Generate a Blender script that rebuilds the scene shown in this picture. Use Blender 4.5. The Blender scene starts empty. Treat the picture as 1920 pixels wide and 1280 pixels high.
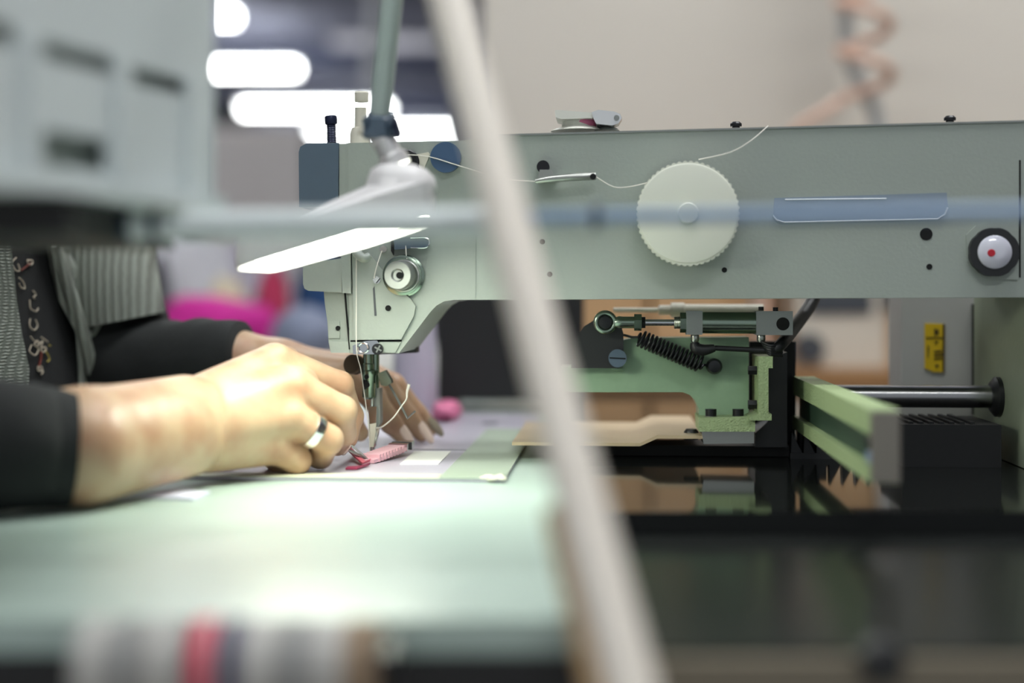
import bpy, bmesh, math, random
import numpy as np
from mathutils import Vector, Matrix, noise

random.seed(7)
sc = bpy.context.scene
R = math.radians
PI = math.pi
F = 1920 * 50.0 / 36.0            # focal length in pixels
TZ = 0.75                         # table height
CZ = TZ + 0.108                   # camera height
HY = 560.0                        # horizon row

# ------------------------------------------------------------ camera, world, light
cam_d = bpy.data.cameras.new('camera')
cam = bpy.data.objects.new('camera', cam_d)
sc.collection.objects.link(cam)
cam.location = (0, 0, CZ)
cam.rotation_euler = (R(90), 0, 0)
cam_d.lens = 50
cam_d.sensor_width = 36
cam_d.shift_y = -80.0 / 1920.0
cam_d.clip_start = 0.02
cam_d.dof.use_dof = True
cam_d.dof.focus_distance = 0.925
cam_d.dof.aperture_fstop = 2.2
sc.camera = cam

w = bpy.data.worlds.new('world')
sc.world = w
w.use_nodes = True
bg = w.node_tree.nodes['Background']
bg.inputs['Color'].default_value = (0.86, 0.93, 1.0, 1)
bg.inputs['Strength'].default_value = 0.45
sc.view_settings.view_transform = 'Standard'
sc.view_settings.look = 'None'
sc.view_settings.gamma = 1.0
sc.view_settings.use_curve_mapping = False
sc.view_settings.exposure = 0.0

LAMP_E = 31.0                     # work lamp panel
TUBE_E = 20.0                      # ceiling tubes


# ------------------------------------------------------------ materials
def lin(c):
    return tuple(((v / 255.0) / 12.92 if v / 255.0 <= 0.04045 else ((v / 255.0 + 0.055) / 1.055) ** 2.4) for v in c)


def mat(name, rgb, rough=0.5, metal=0.0, bump=0.0, scale=60.0, vary=0.0, emit=None, coat=0.0, sss=0.0, trans=0.0, spec=None):
    m = bpy.data.materials.new(name)
    m.use_nodes = True
    nt = m.node_tree
    b = nt.nodes['Principled BSDF']
    col = (*lin(rgb), 1)
    b.inputs['Base Color'].default_value = col
    b.inputs['Roughness'].default_value = rough
    b.inputs['Metallic'].default_value = metal
    if spec is not None:
        b.inputs['Specular IOR Level'].default_value = spec
    if coat:
        b.inputs['Coat Weight'].default_value = coat
        b.inputs['Coat Roughness'].default_value = 0.1
    if sss:
        b.inputs['Subsurface Weight'].default_value = sss
        b.inputs['Subsurface Radius'].default_value = (0.006, 0.003, 0.0015)
        b.inputs['Subsurface Scale'].default_value = 0.6
    if trans:
        b.inputs['Transmission Weight'].default_value = trans
    if emit:
        b.inputs['Emission Color'].default_value = (*lin(rgb), 1)
        b.inputs['Emission Strength'].default_value = emit
    if bump or vary:
        tc = nt.nodes.new('ShaderNodeTexCoord')
        n = nt.nodes.new('ShaderNodeTexNoise')
        n.inputs['Scale'].default_value = scale
        n.inputs['Detail'].default_value = 5
        nt.links.new(tc.outputs['Object'], n.inputs['Vector'])
        if bump:
            bp = nt.nodes.new('ShaderNodeBump')
            bp.inputs['Strength'].default_value = bump
            bp.inputs['Distance'].default_value = 0.001
            nt.links.new(n.outputs['Fac'], bp.inputs['Height'])
            nt.links.new(bp.outputs['Normal'], b.inputs['Normal'])
        if vary:
            mx = nt.nodes.new('ShaderNodeMix')
            mx.data_type = 'RGBA'
            mx.inputs[6].default_value = tuple(v * (1 - vary) for v in col[:3]) + (1,)
            mx.inputs[7].default_value = tuple(min(1, v * (1 + vary)) for v in col[:3]) + (1,)
            nt.links.new(n.outputs['Fac'], mx.inputs[0])
            nt.links.new(mx.outputs[2], b.inputs['Base Color'])
    return m


def knit_mat(name, rgb, dark, freq=900.0, ribs=False):
    m = mat(name, rgb, 0.95, bump=0.0)
    nt = m.node_tree
    b = nt.nodes['Principled BSDF']
    tc = nt.nodes.new('ShaderNodeTexCoord')
    wv = nt.nodes.new('ShaderNodeTexWave')
    wv.inputs['Scale'].default_value = freq / 6.3
    wv.inputs['Distortion'].default_value = 2.5
    wv.inputs['Detail Scale'].default_value = 3.0
    wv.bands_direction = 'X'
    w2 = nt.nodes.new('ShaderNodeTexWave')
    w2.inputs['Scale'].default_value = freq / 5.0
    w2.inputs['Distortion'].default_value = 3.0
    w2.bands_direction = 'Z'
    nt.links.new(tc.outputs['Object'], wv.inputs['Vector'])
    nt.links.new(tc.outputs['Object'], w2.inputs['Vector'])
    ml = nt.nodes.new('ShaderNodeMath')
    ml.operation = 'MULTIPLY'
    if ribs:
        wv.inputs['Distortion'].default_value = 1.0
    nt.links.new(wv.outputs['Fac'], ml.inputs[0])
    if ribs:
        ml.inputs[1].default_value = 1.0
    else:
        nt.links.new(w2.outputs['Fac'], ml.inputs[1])
    mx = nt.nodes.new('ShaderNodeMix')
    mx.data_type = 'RGBA'
    mx.inputs[6].default_value = (*lin(dark), 1)
    mx.inputs[7].default_value = (*lin(rgb), 1)
    nt.links.new(ml.outputs[0], mx.inputs[0])
    nt.links.new(mx.outputs[2], b.inputs['Base Color'])
    bp = nt.nodes.new('ShaderNodeBump')
    bp.inputs['Strength'].default_value = 0.8
    bp.inputs['Distance'].default_value = 0.002
    nt.links.new(ml.outputs[0], bp.inputs['Height'])
    nt.links.new(bp.outputs['Normal'], b.inputs['Normal'])
    return m


def skin_mat():
    m = mat('skin', (226, 188, 152), 0.42, sss=0.15)
    nt = m.node_tree
    b = nt.nodes['Principled BSDF']
    tc = nt.nodes.new('ShaderNodeTexCoord')
    n = nt.nodes.new('ShaderNodeTexNoise')
    n.inputs['Scale'].default_value = 42
    n.inputs['Detail'].default_value = 3
    rp = nt.nodes.new('ShaderNodeValToRGB')
    rp.color_ramp.elements[0].position = 0.38
    rp.color_ramp.elements[0].color = (*lin((190, 162, 132)), 1)
    rp.color_ramp.elements[1].position = 0.72
    rp.color_ramp.elements[1].color = (*lin((172, 130, 102)), 1)
    n2 = nt.nodes.new('ShaderNodeTexNoise')
    n2.inputs['Scale'].default_value = 700
    bp = nt.nodes.new('ShaderNodeBump')
    bp.inputs['Strength'].default_value = 0.12
    bp.inputs['Distance'].default_value = 0.0005
    nt.links.new(tc.outputs['Object'], n.inputs['Vector'])
    nt.links.new(tc.outputs['Object'], n2.inputs['Vector'])
    nt.links.new(n.outputs['Fac'], rp.inputs['Fac'])
    nt.links.new(rp.outputs['Color'], b.inputs['Base Color'])
    nt.links.new(n2.outputs['Fac'], bp.inputs['Height'])
    nt.links.new(bp.outputs['Normal'], b.inputs['Normal'])
    return m


M = {
    'paint': mat('machine_paint', (160, 168, 160), 0.38, bump=0.12, scale=420, vary=0.03),
    'paint_green': mat('green_paint', (140, 168, 138), 0.4, bump=0.12, scale=300, vary=0.05),
    'paint_rough': mat('green_cast_paint', (166, 186, 138), 0.45, bump=1.0, scale=700, vary=0.08),
    'slate': mat('slate_plastic', (84, 100, 116), 0.3, vary=0.05),
    'blue': mat('blue_plastic', (66, 92, 124), 0.3),
    'chrome': mat('chrome', (222, 224, 224), 0.12, 1.0),
    'steel': mat('steel', (176, 178, 172), 0.3, 1.0, bump=0.05, scale=500),
    'steel_dull': mat('dull_steel', (150, 154, 150), 0.42, 0.8),
    'steel_green': mat('tinted_steel', (150, 166, 150), 0.25, 1.0),
    'black': mat('black_plastic', (30, 31, 33), 0.45),
    'black_metal': mat('black_oxide', (34, 35, 38), 0.35, 0.4),
    'hole': mat('hole_dark', (14, 15, 16), 0.9),
    'navy': mat('blued_steel', (34, 40, 66), 0.3, 0.4),
    'white': mat('white_plastic', (226, 226, 216), 0.4),
    'dial': mat('dial_plastic', (226, 228, 214), 0.45),
    'cream': mat('cream_metal', (216, 212, 196), 0.4),
    'lamp_white': mat('lamp_enamel', (214, 212, 212), 0.45),
    'lamp_tube': mat('lamp_tube', (190, 204, 200), 0.3, 0.3),
    'crate': mat('crate_plastic', (214, 222, 222), 0.5),
    'bar': mat('bar_metal', (124, 148, 176), 0.4, 0.1),
    'bar_collar': mat('collar', (40, 60, 78), 0.4),
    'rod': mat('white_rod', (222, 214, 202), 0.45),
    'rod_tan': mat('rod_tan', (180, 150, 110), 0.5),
    'plate': mat('steel_table', (172, 191, 181), 0.32, 0.0, spec=0.9, bump=0.04, scale=30, vary=0.05),
    'glass_black': mat('black_gloss', (20, 22, 21), 0.07, spec=0.4),
    'lower_black': mat('dark_gloss', (24, 26, 25), 0.22, spec=0.25),
    'apron_dark': mat('apron_dark', (24, 24, 25), 0.6),
    'apron': mat('apron_brown', (116, 108, 92), 0.6, vary=0.1, scale=8),
    'template': mat('template_steel', (196, 192, 204), 0.3, 0.15, vary=0.04, scale=40),
    'tape': mat('green_tape', (160, 174, 156), 0.4, bump=0.1, scale=300),
    'label_white': mat('label_white', (240, 240, 234), 0.5),
    'grey_panel': mat('grey_panel', (184, 184, 180), 0.5, vary=0.04),
    'yellow': mat('yellow_label', (222, 186, 24), 0.5),
    'ink': mat('ink', (60, 44, 20), 0.6),
    'bar_tint_panel': mat('bar_tint_panel', (134, 148, 162), 0.35),
    'outline_white': mat('outline_white', (236, 240, 244), 0.4),
    'red': mat('red_dot', (190, 24, 44), 0.4),
    'lens': mat('sight_glass', (214, 214, 226), 0.08, coat=1.0),
    'pink': mat('pink_ribbon', (226, 178, 188), 0.6),
    'maroon': mat('maroon_ribbon', (140, 44, 74), 0.6),
    'pink_thread': mat('pink_thread', (214, 120, 156), 0.7),
    'thread': mat('white_thread', (240, 236, 226), 0.7),
    'skin': skin_mat(),
    'nail': mat('nail', (238, 214, 196), 0.18, coat=0.6),
    'nail_glitter': mat('nail_glitter', (150, 140, 120), 0.3, 0.5, bump=1.0, scale=1500, vary=0.4),
    'sleeve': mat('black_sleeve', (27, 30, 30), 0.85, bump=0.3, scale=200, vary=0.15),
    'shirt': mat('dark_shirt', (30, 31, 32), 0.85, bump=0.2, scale=150, vary=0.2),
    'knit': knit_mat('grey_knit', (170, 176, 166), (100, 106, 98), 700),
    'knit_fine': knit_mat('grey_knit_fine', (160, 166, 156), (128, 132, 124), 330, True),
    'scribble': mat('print_thread', (190, 178, 160), 0.7),
    'scribble_red': mat('print_red', (104, 44, 34), 0.7),
    'scribble_yellow': mat('print_yellow', (190, 170, 80), 0.7),
    'silver': mat('silver', (230, 230, 230), 0.15, 1.0),
    'wall': mat('wall_beige', (206, 200, 190), 0.8, vary=0.02, scale=1.5),
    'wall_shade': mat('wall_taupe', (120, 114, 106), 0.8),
    'motor': mat('motor_black', (21, 22, 23), 0.65),
    'hall_wall': mat('hall_wall', (150, 148, 148), 0.8, vary=0.05, scale=0.4),
    'locker': mat('locker_grey', (226, 220, 218), 0.6),
    'tube_dim': mat('tube_dim', (214, 214, 222), 0.5, emit=0.55),
    'ceil': mat('ceiling_slate', (186, 190, 214), 0.8, vary=0.1, scale=0.6),
    'beam': mat('beam_slate', (128, 134, 160), 0.7),
    'floor': mat('floor_grey', (168, 164, 158), 0.6, vary=0.1, scale=2),
    'tube': mat('tube_light', (250, 252, 250), 0.4, emit=TUBE_E),
    'fixture': mat('fixture_body', (214, 216, 220), 0.5),
    'lamp_on': mat('lamp_panel', (250, 255, 238), 0.4, emit=LAMP_E),
    'wood': mat('bench_wood', (150, 110, 70), 0.55, vary=0.15, scale=12),
    'tan_panel': mat('tan_panel', (178, 146, 110), 0.6, vary=0.08, scale=6),
    'cardboard': mat('cardboard', (186, 152, 112), 0.8, vary=0.06, scale=9),
    'white_cloth': mat('white_cloth', (200, 200, 206), 0.9, bump=0.4, scale=20),
    'magenta': mat('magenta_cloth', (206, 40, 150), 0.85, bump=0.4, scale=30, vary=0.25),
    'crimson': mat('crimson_cloth', (176, 50, 86), 0.85),
    'blue_cloth': mat('blue_cloth', (34, 70, 116), 0.9),
    'greyblue_cloth': mat('greyblue_cloth', (136, 144, 166), 0.9),
    'lilac_cloth': mat('lilac_cloth', (186, 180, 196), 0.85),
    'cream_cloth': mat('cream_cloth', (214, 204, 176), 0.9),
    'dark_cloth': mat('dark_cloth', (50, 46, 60), 0.9),
    'hair': mat('dark_hair', (40, 30, 26), 0.5),
    'peach': mat('peach_hose', (216, 180, 160), 0.5),
    'pipe_grey': mat('pale_pipe', (176, 180, 180), 0.5),
    'machine_white': mat('white_enamel', (206, 198, 184), 0.4),
    'panel_dark': mat('panel_dark', (66, 70, 76), 0.4),
    'bob_grey': mat('bobbin_grey', (150, 150, 148), 0.5, vary=0.1, scale=200),
    'bob_pale': mat('bobbin_pale', (196, 194, 188), 0.5, vary=0.1, scale=200),
    'bob_pink': mat('bobbin_pink', (214, 40, 86), 0.55),
    'bob_navy': mat('bobbin_navy', (52, 44, 84), 0.55),
    'bob_tan': mat('bobbin_tan', (150, 128, 104), 0.55),
}


# ------------------------------------------------------------ mesh helpers
def link(o, parent=None):
    sc.collection.objects.link(o)
    if parent is not None:
        o.parent = parent
    return o


def obj(name, bm, m, parent=None, bevel=0.0, seg=2, smooth=35, mods=()):
    if bevel:
        es = [e for e in bm.edges if len(e.link_faces) == 2 and e.calc_face_angle(0) > R(28)]
        bmesh.ops.bevel(bm, geom=es, offset=bevel, segments=seg, profile=0.5, affect='EDGES', clamp_overlap=True)
    bmesh.ops.recalc_face_normals(bm, faces=bm.faces)
    me = bpy.data.meshes.new(name)
    bm.to_mesh(me)
    bm.free()
    me.shade_smooth()
    me.set_sharp_from_angle(angle=R(smooth))
    me.materials.append(m)
    o = bpy.data.objects.new(name, me)
    return link(o, parent)


def tag(o, label=None, cat=None, group=None, kind=None):
    if label: o['label'] = label
    if cat: o['category'] = cat
    if group: o['group'] = group
    if kind: o['kind'] = kind
    return o


def thing(name, label, cat, loc=(0, 0, 0), rz=0.0, group=None):
    o = bpy.data.objects.new(name, None)
    o.empty_display_size = 0.03
    o.location = loc
    o.rotation_euler = (0, 0, rz)
    link(o)
    return tag(o, label, cat, group)


def BM():
    return bmesh.new()


def box(bm, x0, x1, y0, y1, z0, z1):
    v = [bm.verts.new(p) for p in ((x0, y0, z0), (x1, y0, z0), (x1, y1, z0), (x0, y1, z0), (x0, y0, z1), (x1, y0, z1), (x1, y1, z1), (x0, y1, z1))]
    for f in ((0, 1, 5, 4), (1, 2, 6, 5), (2, 3, 7, 6), (3, 0, 4, 7), (4, 5, 6, 7), (3, 2, 1, 0)):
        bm.faces.new([v[i] for i in f])
    return bm


def prism(bm, pts, y0, y1):
    """closed outline of (x, z) pairs extruded from y0 to y1"""
    a = [bm.verts.new((p[0], y0, p[1])) for p in pts]
    b = [bm.verts.new((p[0], y1, p[1])) for p in pts]
    n = len(pts)
    bm.faces.new(a)
    bm.faces.new(b[::-1])
    for i in range(n):
        bm.faces.new((a[i], b[i], b[(i + 1) % n], a[(i + 1) % n]))
    return bm


def frame_of(d):
    d = Vector(d).normalized()
    up = Vector((0, 0, 1)) if abs(d.z) < 0.9 else Vector((0, 1, 0))
    u = d.cross(up).normalized()
    return d, u, u.cross(d).normalized()


def loft(bm, rings, closed=True, caps=True):
    vs = [[bm.verts.new(p) for p in r] for r in rings]
    n = len(vs[0])
    for a, b in zip(vs[:-1], vs[1:]):
        for i in range(n if closed else n - 1):
            j = (i + 1) % n
            bm.faces.new((a[i], a[j], b[j], b[i]))
    if caps and closed:
        bm.faces.new(vs[0][::-1])
        bm.faces.new(vs[-1])
    return bm


def cyl(bm, p0, p1, r0, r1=None, n=24, rot=0.0):
    r1 = r0 if r1 is None else r1
    p0, p1 = Vector(p0), Vector(p1)
    d, u, v = frame_of(p1 - p0)
    rings = []
    for p, r in ((p0, r0), (p1, r1)):
        rings.append([p + u * (r * math.cos(2 * PI * i / n + rot)) + v * (r * math.sin(2 * PI * i / n + rot)) for i in range(n)])
    return loft(bm, rings)


def lathe(bm, org, axis, prof, n=32):
    """prof: (radius, distance along axis)"""
    org = Vector(org)
    d, u, v = frame_of(axis)
    rings = [[org + d * h + u * (max(r, 1e-5) * math.cos(2 * PI * i / n)) + v * (max(r, 1e-5) * math.sin(2 * PI * i / n)) for i in range(n)] for r, h in prof]
    return loft(bm, rings)


def tube(bm, pts, r, n=10, sub=0):
    pts = [Vector(p) for p in pts]
    rs = list(r) if isinstance(r, (list, tuple)) else [r] * len(pts)
    if sub:                                   # Catmull-Rom
        q, qr = [], []
        for i in range(len(pts) - 1):
            p0, p1, p2, p3 = pts[max(i - 1, 0)], pts[i], pts[i + 1], pts[min(i + 2, len(pts) - 1)]
            for k in range(sub):
                t = k / sub
                q.append(0.5 * ((2 * p1) + (p2 - p0) * t + (2 * p0 - 5 * p1 + 4 * p2 - p3) * t * t + (3 * p1 - p0 - 3 * p2 + p3) * t ** 3))
                qr.append(rs[i] * (1 - t) + rs[i + 1] * t)
        pts, rs = q + [pts[-1]], qr + [rs[-1]]
    d, u, v = frame_of(pts[1] - pts[0])
    rings = []
    for i, p in enumerate(pts):
        t = (pts[min(i + 1, len(pts) - 1)] - pts[max(i - 1, 0)]).normalized()
        u = (u - t * u.dot(t)).normalized()
        v = t.cross(u)
        rings.append([p + u * (rs[i] * math.cos(2 * PI * k / n)) + v * (rs[i] * math.sin(2 * PI * k / n)) for k in range(n)])
    return loft(bm, rings)


def sph(bm, c, r, sc_=(1, 1, 1), n=16):
    g = bmesh.ops.create_uvsphere(bm, u_segments=n * 2, v_segments=n, radius=r)
    bmesh.ops.scale(bm, vec=sc_, verts=g['verts'])
    bmesh.ops.translate(bm, vec=c, verts=g['verts'])
    return bm


def torus(bm, c, axis, R0, r, n=40, k=12, arc=2 * PI, off=0.0):
    c = Vector(c)
    d, u, v = frame_of(axis)
    rings = []
    full = abs(arc - 2 * PI) < 1e-6
    m = n if full else n + 1
    for i in range(m):
        a = off + arc * i / n
        e = u * math.cos(a) + v * math.sin(a)
        rings.append([c + e * (R0 + r * math.cos(2 * PI * j / k)) + d * (r * math.sin(2 * PI * j / k)) for j in range(k)])
    vs = [[bm.verts.new(p) for p in q] for q in rings]
    for i in range(n):
        a, b = vs[i], vs[(i + 1) % m]
        for j in range(k):
            bm.faces.new((a[j], a[(j + 1) % k], b[(j + 1) % k], b[j]))
    if not full:
        bm.faces.new(vs[0][::-1])
        bm.faces.new(vs[-1])
    return bm


def W(px, py, d):
    """point seen at that pixel of the photograph at depth d"""
    return Vector(((px - 960) * d / F, d, CZ - (py - HY) * d / F))


# machine frame: origin on the table under the needle, turned 4 degrees
YAW = R(-4.1)
MO = Vector(((700 - 960) * 0.96 / F, 0.96, TZ))
_ca, _sa = math.cos(YAW), math.sin(YAW)


def L(px, py, y):
    """machine-frame point (x, y, z) on the plane of depth y for a pixel"""
    r = Vector(((px - 960) / F, 1.0, -(py - HY) / F))
    c = Vector((0, 0, CZ)) - MO
    cl = Vector((c.x * _ca + c.y * _sa, -c.x * _sa + c.y * _ca, c.z))
    rl = Vector((r.x * _ca + r.y * _sa, -r.x * _sa + r.y * _ca, r.z))
    t = (y - cl.y) / rl.y
    return cl + rl * t


def o2(pts, y):
    """pixel outline -> (x, z) outline on plane y"""
    q = [L(p[0], p[1], y) for p in pts]
    return [(p.x, p.z) for p in q]


def pxs(n, y):
    """n pixels in metres on plane y"""
    return n * (0.945 + y) / F


def lprism(bm, pts, y0, y1):
    return prism(bm, o2(pts, y0), y0, y1)


def disc_part(name, px, py, r, y, m, parent, h=0.001, bevel=0.0, n=24):
    p = L(px, py, y)
    return obj(name, cyl(BM(), p, p + Vector((0, -h, 0)), pxs(r, y), n=n), m, parent, bevel)


def struct(name, bm, m, parent=None, **k):
    o = obj(name, bm, m, parent, **k)
    if parent is None: o['kind'] = 'structure'
    return o


# ============================================================ THE SETTING
struct('floor', box(BM(), -14, 14, -3, 27, -0.1, 0.0), M['floor'])
struct('ceiling', box(BM(), -14, 14, -3, 27, 3.2, 3.3), M['ceil'])
struct('wall_far', box(BM(), -14, 14, 26.5, 26.7, 0, 3.2), M['hall_wall'])
struct('wall_left', box(BM(), -14.2, -14, -3, 27, 0, 1.1), M['hall_wall'])
struct('wall_right', box(BM(), 4.0, 4.2, -3, 2.6, 0, 3.2), M['wall_shade'])  # unseen wall, added and darkened to cut light from the right
wx = W(905, 0, 2.6).x
struct('wall_back', box(BM(), wx, 4.2, 2.6, 2.75, 0, 3.2), M['wall'])
for i, yy in enumerate((9.5, 13.0, 16.2, 19.2, 23)):
    struct('trim_%d' % (i + 1), box(BM(), -14, 3, yy, yy + 0.35, 2.92, 3.2), M['beam'])

# strip lights of the hall and added ones out of view
lights = [(420, 35, 11.9, 0.14, 'short ceiling strip light above the crate edge'),
          (450, 132, 14.4, 0.95, 'bright ceiling strip light level with the crate corner'),
          (590, 206, 17.8, 1.5, 'bright ceiling strip light just above the long bolt'),
          (670, 250, 20.5, 2.2, 'lowest and longest bright ceiling strip light behind the machine head'),
          (690, 82, 12.6, 0.55, 'ceiling strip light left of the lamp arm'),
          (775, 85, 12.8, 0.4, 'ceiling strip light between the lamp arm and the white rod')]
for px, py, d, ln, lab in lights:
    x = (px - 960) * d / F
    z = 2.80
    dd = (z - CZ) * F / (HY - py)
    x = (px - 960) * dd / F
    t = thing('ceiling_light', lab, 'light', (x, dd, z), 0, 'strip lights of the hall')
    obj('housing', box(BM(), -ln / 2 - 0.03, ln / 2 + 0.03, -0.05, 0.05, 0.04, 0.07), M['fixture'], t)
    for s_ in (-0.3, 0.3):
        obj('hanger', cyl(BM(), (ln * s_, 0, 0.07), (ln * s_, 0, 0.399), 0.006, n=8), M['fixture'], t)
    dim = py in (82, 85)
    obj('diffuser', box(BM(), -ln / 2, ln / 2, -0.07, 0.07, -0.015, 0.04), M['tube_dim'] if dim else M['tube'], t, 0.01)
for x, y, lab in ((-0.9, 0.35, 'long unseen ceiling light added over the seated worker'), (0.75, 0.55, 'long unseen ceiling light added over the machine arm'),
                  (0.4, -1.6, 'long unseen ceiling light added behind the photographer'), (0.9, 1.45, 'long unseen ceiling light added to brighten the beige wall'), (-0.8, 4.4, 'long unseen ceiling light added to brighten the cloth sorting table'), (-2.0, 7.0, 'long unseen ceiling light left of the grey locker')):
    t = thing('ceiling_light', lab, 'light', (x, y, 3.08), 0, 'strip lights of the hall')  # out of view, added to brighten workplace, wall and cloth heaps
    obj('housing', box(BM(), -0.65, 0.65, -0.17, 0.17, 0.04, 0.12), M['fixture'], t)
    obj('diffuser', box(BM(), -0.6, 0.6, -0.15, 0.15, -0.015, 0.04), M['tube'], t, 0.01)

# ============================================================ WORK TABLE
tb = thing('work_table', 'long work table with pale steel plate and glossy black plates', 'table', (0, 0, 0))
tl, tr = -0.272, 0.95
fy = 0.48                                             # front edge
e0, e1 = W(1075, 905, 0.835), W(1140, 1160, 0.48)     # plate joint, on the table plane
xj0, xj1 = e0.x - (1.55 - 0.835) * (e1.x - e0.x) / (0.48 - 0.835) * -1 * 0, e1.x
xj_back = 0.045


def slab(pts, z0, z1):
    bm = BM()
    a = [bm.verts.new((p[0], p[1], z0)) for p in pts]
    b = [bm.verts.new((p[0], p[1], z1)) for p in pts]
    n = len(pts)
    bm.faces.new(a[::-1]); bm.faces.new(b)
    for i in range(n):
        bm.faces.new((a[i], a[(i + 1) % n], b[(i + 1) % n], b[i]))
    return bm


obj('steel_plate', slab([(tl, fy), (xj1, fy), (e0.x, 0.835), (xj_back, 1.5), (tl, 1.5)], TZ - 0.012, TZ), M['plate'], tb, 0.0015)
obj('black_plate', slab([(W(1105, 960, 0.72).x, 0.72), (tr, 0.72), (tr, 1.5), (xj_back + 0.001, 1.5), (e0.x + 0.001, 0.836)], TZ - 0.012, TZ), M['glass_black'], tb, 0.001)
obj('lower_plate', slab([(xj1 + 0.001, fy), (tr, fy), (tr, 0.718), (W(1105, 960, 0.72).x + 0.001, 0.718)], TZ - 0.024, TZ - 0.011), M['lower_black'], tb, 0.001)
obj('tabletop_core', box(BM(), tl, tr, fy + 0.003, 1.5, TZ - 0.06, TZ - 0.0245), M['apron_dark'], tb)
obj('apron', box(BM(), tl, xj1 - 0.004, fy - 0.004, fy + 0.02, TZ - 0.16, TZ - 0.0125), M['apron_dark'], tb, 0.001)
ap = obj('apron', box(BM(), xj1 - 0.003, tr, fy - 0.006, fy + 0.02, TZ - 0.20, TZ - 0.0125), M['apron'], tb, 0.0015)
ap['label'] = 'brown grey front apron'
kp = W(1650, 1236, fy - 0.006)
obj('apron_knob', lathe(BM(), kp, (0, -1, 0), [(0.0078, 0), (0.0078, 0.004), (0.0066, 0.007), (0.004, 0.0075)], 28), M['black'], ap)
for x, y in ((tl + 0.04, fy + 0.06), (tr - 0.04, fy + 0.06), (tl + 0.04, 1.44), (tr - 0.04, 1.44)):
    obj('leg', box(BM(), x - 0.025, x + 0.025, y - 0.025, y + 0.025, 0, TZ - 0.06), M['apron_dark'], tb, 0.003)

# ============================================================ SEWING MACHINE
mc = thing('sewing_machine', 'large pale green industrial sewing machine with long arm and white dial', 'sewing machine', MO, YAW)
yA = -0.045
arm_pts = [(652, 268), (860, 264), (955, 253), (1450, 240.5), (1985, 226), (1985, 557), (850, 562), (832, 565), (818, 573), (806, 586), (748, 662), (655, 662)]
arm = obj('arm', lprism(BM(), arm_pts, yA, 0.045), M['paint'], mc, 0.0035, 3)
obj('top_cover', lprism(BM(), [(935, 251.5), (1985, 223.5), (1985, 227), (935, 255)], yA - 0.001, 0.044), M['steel_dull'], mc, 0.0003)
obj('head_boss', lprism(BM(), [(660, 470), (690, 472), (742, 538), (770, 560), (779, 574), (776, 592), (752, 636), (664, 637)], yA - 0.0035, yA + 0.002), M['paint'], mc, 0.0015, 3)
obj('head_lip', lprism(BM(), [(657, 641), (752, 641), (741, 661), (659, 661)], yA - 0.0015, yA + 0.002), M['paint'], mc, 0.0008)
obj('seam_ridge', lprism(BM(), [(888, 440), (892, 440), (892, 557), (888, 557)], yA - 0.0005, yA + 0.002), M['paint'], mc)
# face plate column at the left
fp = obj('face_plate', lprism(BM(), [(607, 546), (654, 546), (654, 660), (620, 660), (616, 642), (614, 604), (609, 570)], yA + 0.002, 0.036), M['paint'], mc, 0.0015, 3)
obj('face_plate_step', lprism(BM(), [(617, 640), (655, 640), (655, 661), (621, 661)], yA - 0.0005, 0.02), M['paint'], fp, 0.001)
obj('face_notch', lprism(BM(), [(615, 602), (637, 602), (637, 634), (617, 634)], yA + 0.0008, yA + 0.004), M['paint'], fp, 0.0005)
disc_part('face_screw', 634, 615, 4.5, yA + 0.001, M['hole'], fp)
obj('lever_housing', lprism(BM(), [(568, 500), (572, 494), (640, 484), (641, 548), (578, 545), (571, 541), (568, 533)], yA - 0.004, 0.03), M['paint'], mc, 0.003, 4)
obj('housing_flange', lprism(BM(), [(639, 474), (657, 470), (658, 550), (642, 549)], yA - 0.005, 0.03), M['paint'], mc, 0.0015, 3)
obj('guide_finger', tube(BM(), [L(664, 455, yA - 0.002), L(670, 474, yA - 0.008), L(682, 484, yA - 0.010), L(692, 480, yA - 0.008)], [pxs(9, 0), pxs(9, 0), pxs(8, 0), pxs(7, 0)], 14, 5), M['paint'], mc)
disc_part('guide_hole', 690, 488, 6, yA - 0.0006, M['hole'], mc)
obj('plate_seam', lprism(BM(), [(645, 549), (647, 549), (656, 655), (654, 655)], yA - 0.0008, yA + 0.004), M['hole'], mc)
obj('lip_seam', lprism(BM(), [(657, 637.5), (754, 637), (753, 640), (657, 641)], yA - 0.0003, yA + 0.002), M['hole'], mc)
# slate cover + column + bolts on top of the head
sl = obj('slate_cover', lprism(BM(), [(560, 285), (563, 275), (574, 269), (635, 268), (634, 388), (561, 388)], yA + 0.001, 0.04), M['slate'], mc, 0.003, 4)
obj('back_block', lprism(BM(), [(636, 270), (656, 269), (656, 480), (636, 480)], yA + 0.002, 0.04), M['paint'], mc, 0.001)
bt = L(622, 268, -0.01); b1 = L(621, 233, -0.01); b2 = L(620, 217, -0.01)
bolt = obj('height_bolt', cyl(BM(), bt, b1, pxs(8, 0), n=20), M['navy'], mc)
hb = BM()
for k in range(11):
    p = bt.lerp(b1, (k + 0.5) / 11)
    torus(hb, p, b1 - bt, pxs(8, 0), pxs(1.3, 0), 20, 6)
obj('bolt_thread', hb, M['navy'], bolt)
obj('bolt_head', lathe(BM(), b1, b2 - b1, [(pxs(11, 0), 0), (pxs(12, 0), 0.0008), (pxs(12, 0), 0.005), (pxs(10.5, 0), 0.0058), (pxs(6, 0), 0.0058), (pxs(6, 0), 0.003)], 24), M['navy'], bolt)
pz = -0.02
po = obj('presser_post', lathe(BM(), L(675, 345, pz), L(676, 225, pz) - L(675, 345, pz), [(pxs(19, 0), 0), (pxs(19, 0), pxs(95, 0)), (pxs(16, 0), pxs(104, 0)), (pxs(11, 0), pxs(106, 0)), (pxs(11, 0), pxs(142, 0))], 28), M['cream'], mc)
pc = L(678, 191, pz)
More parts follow.
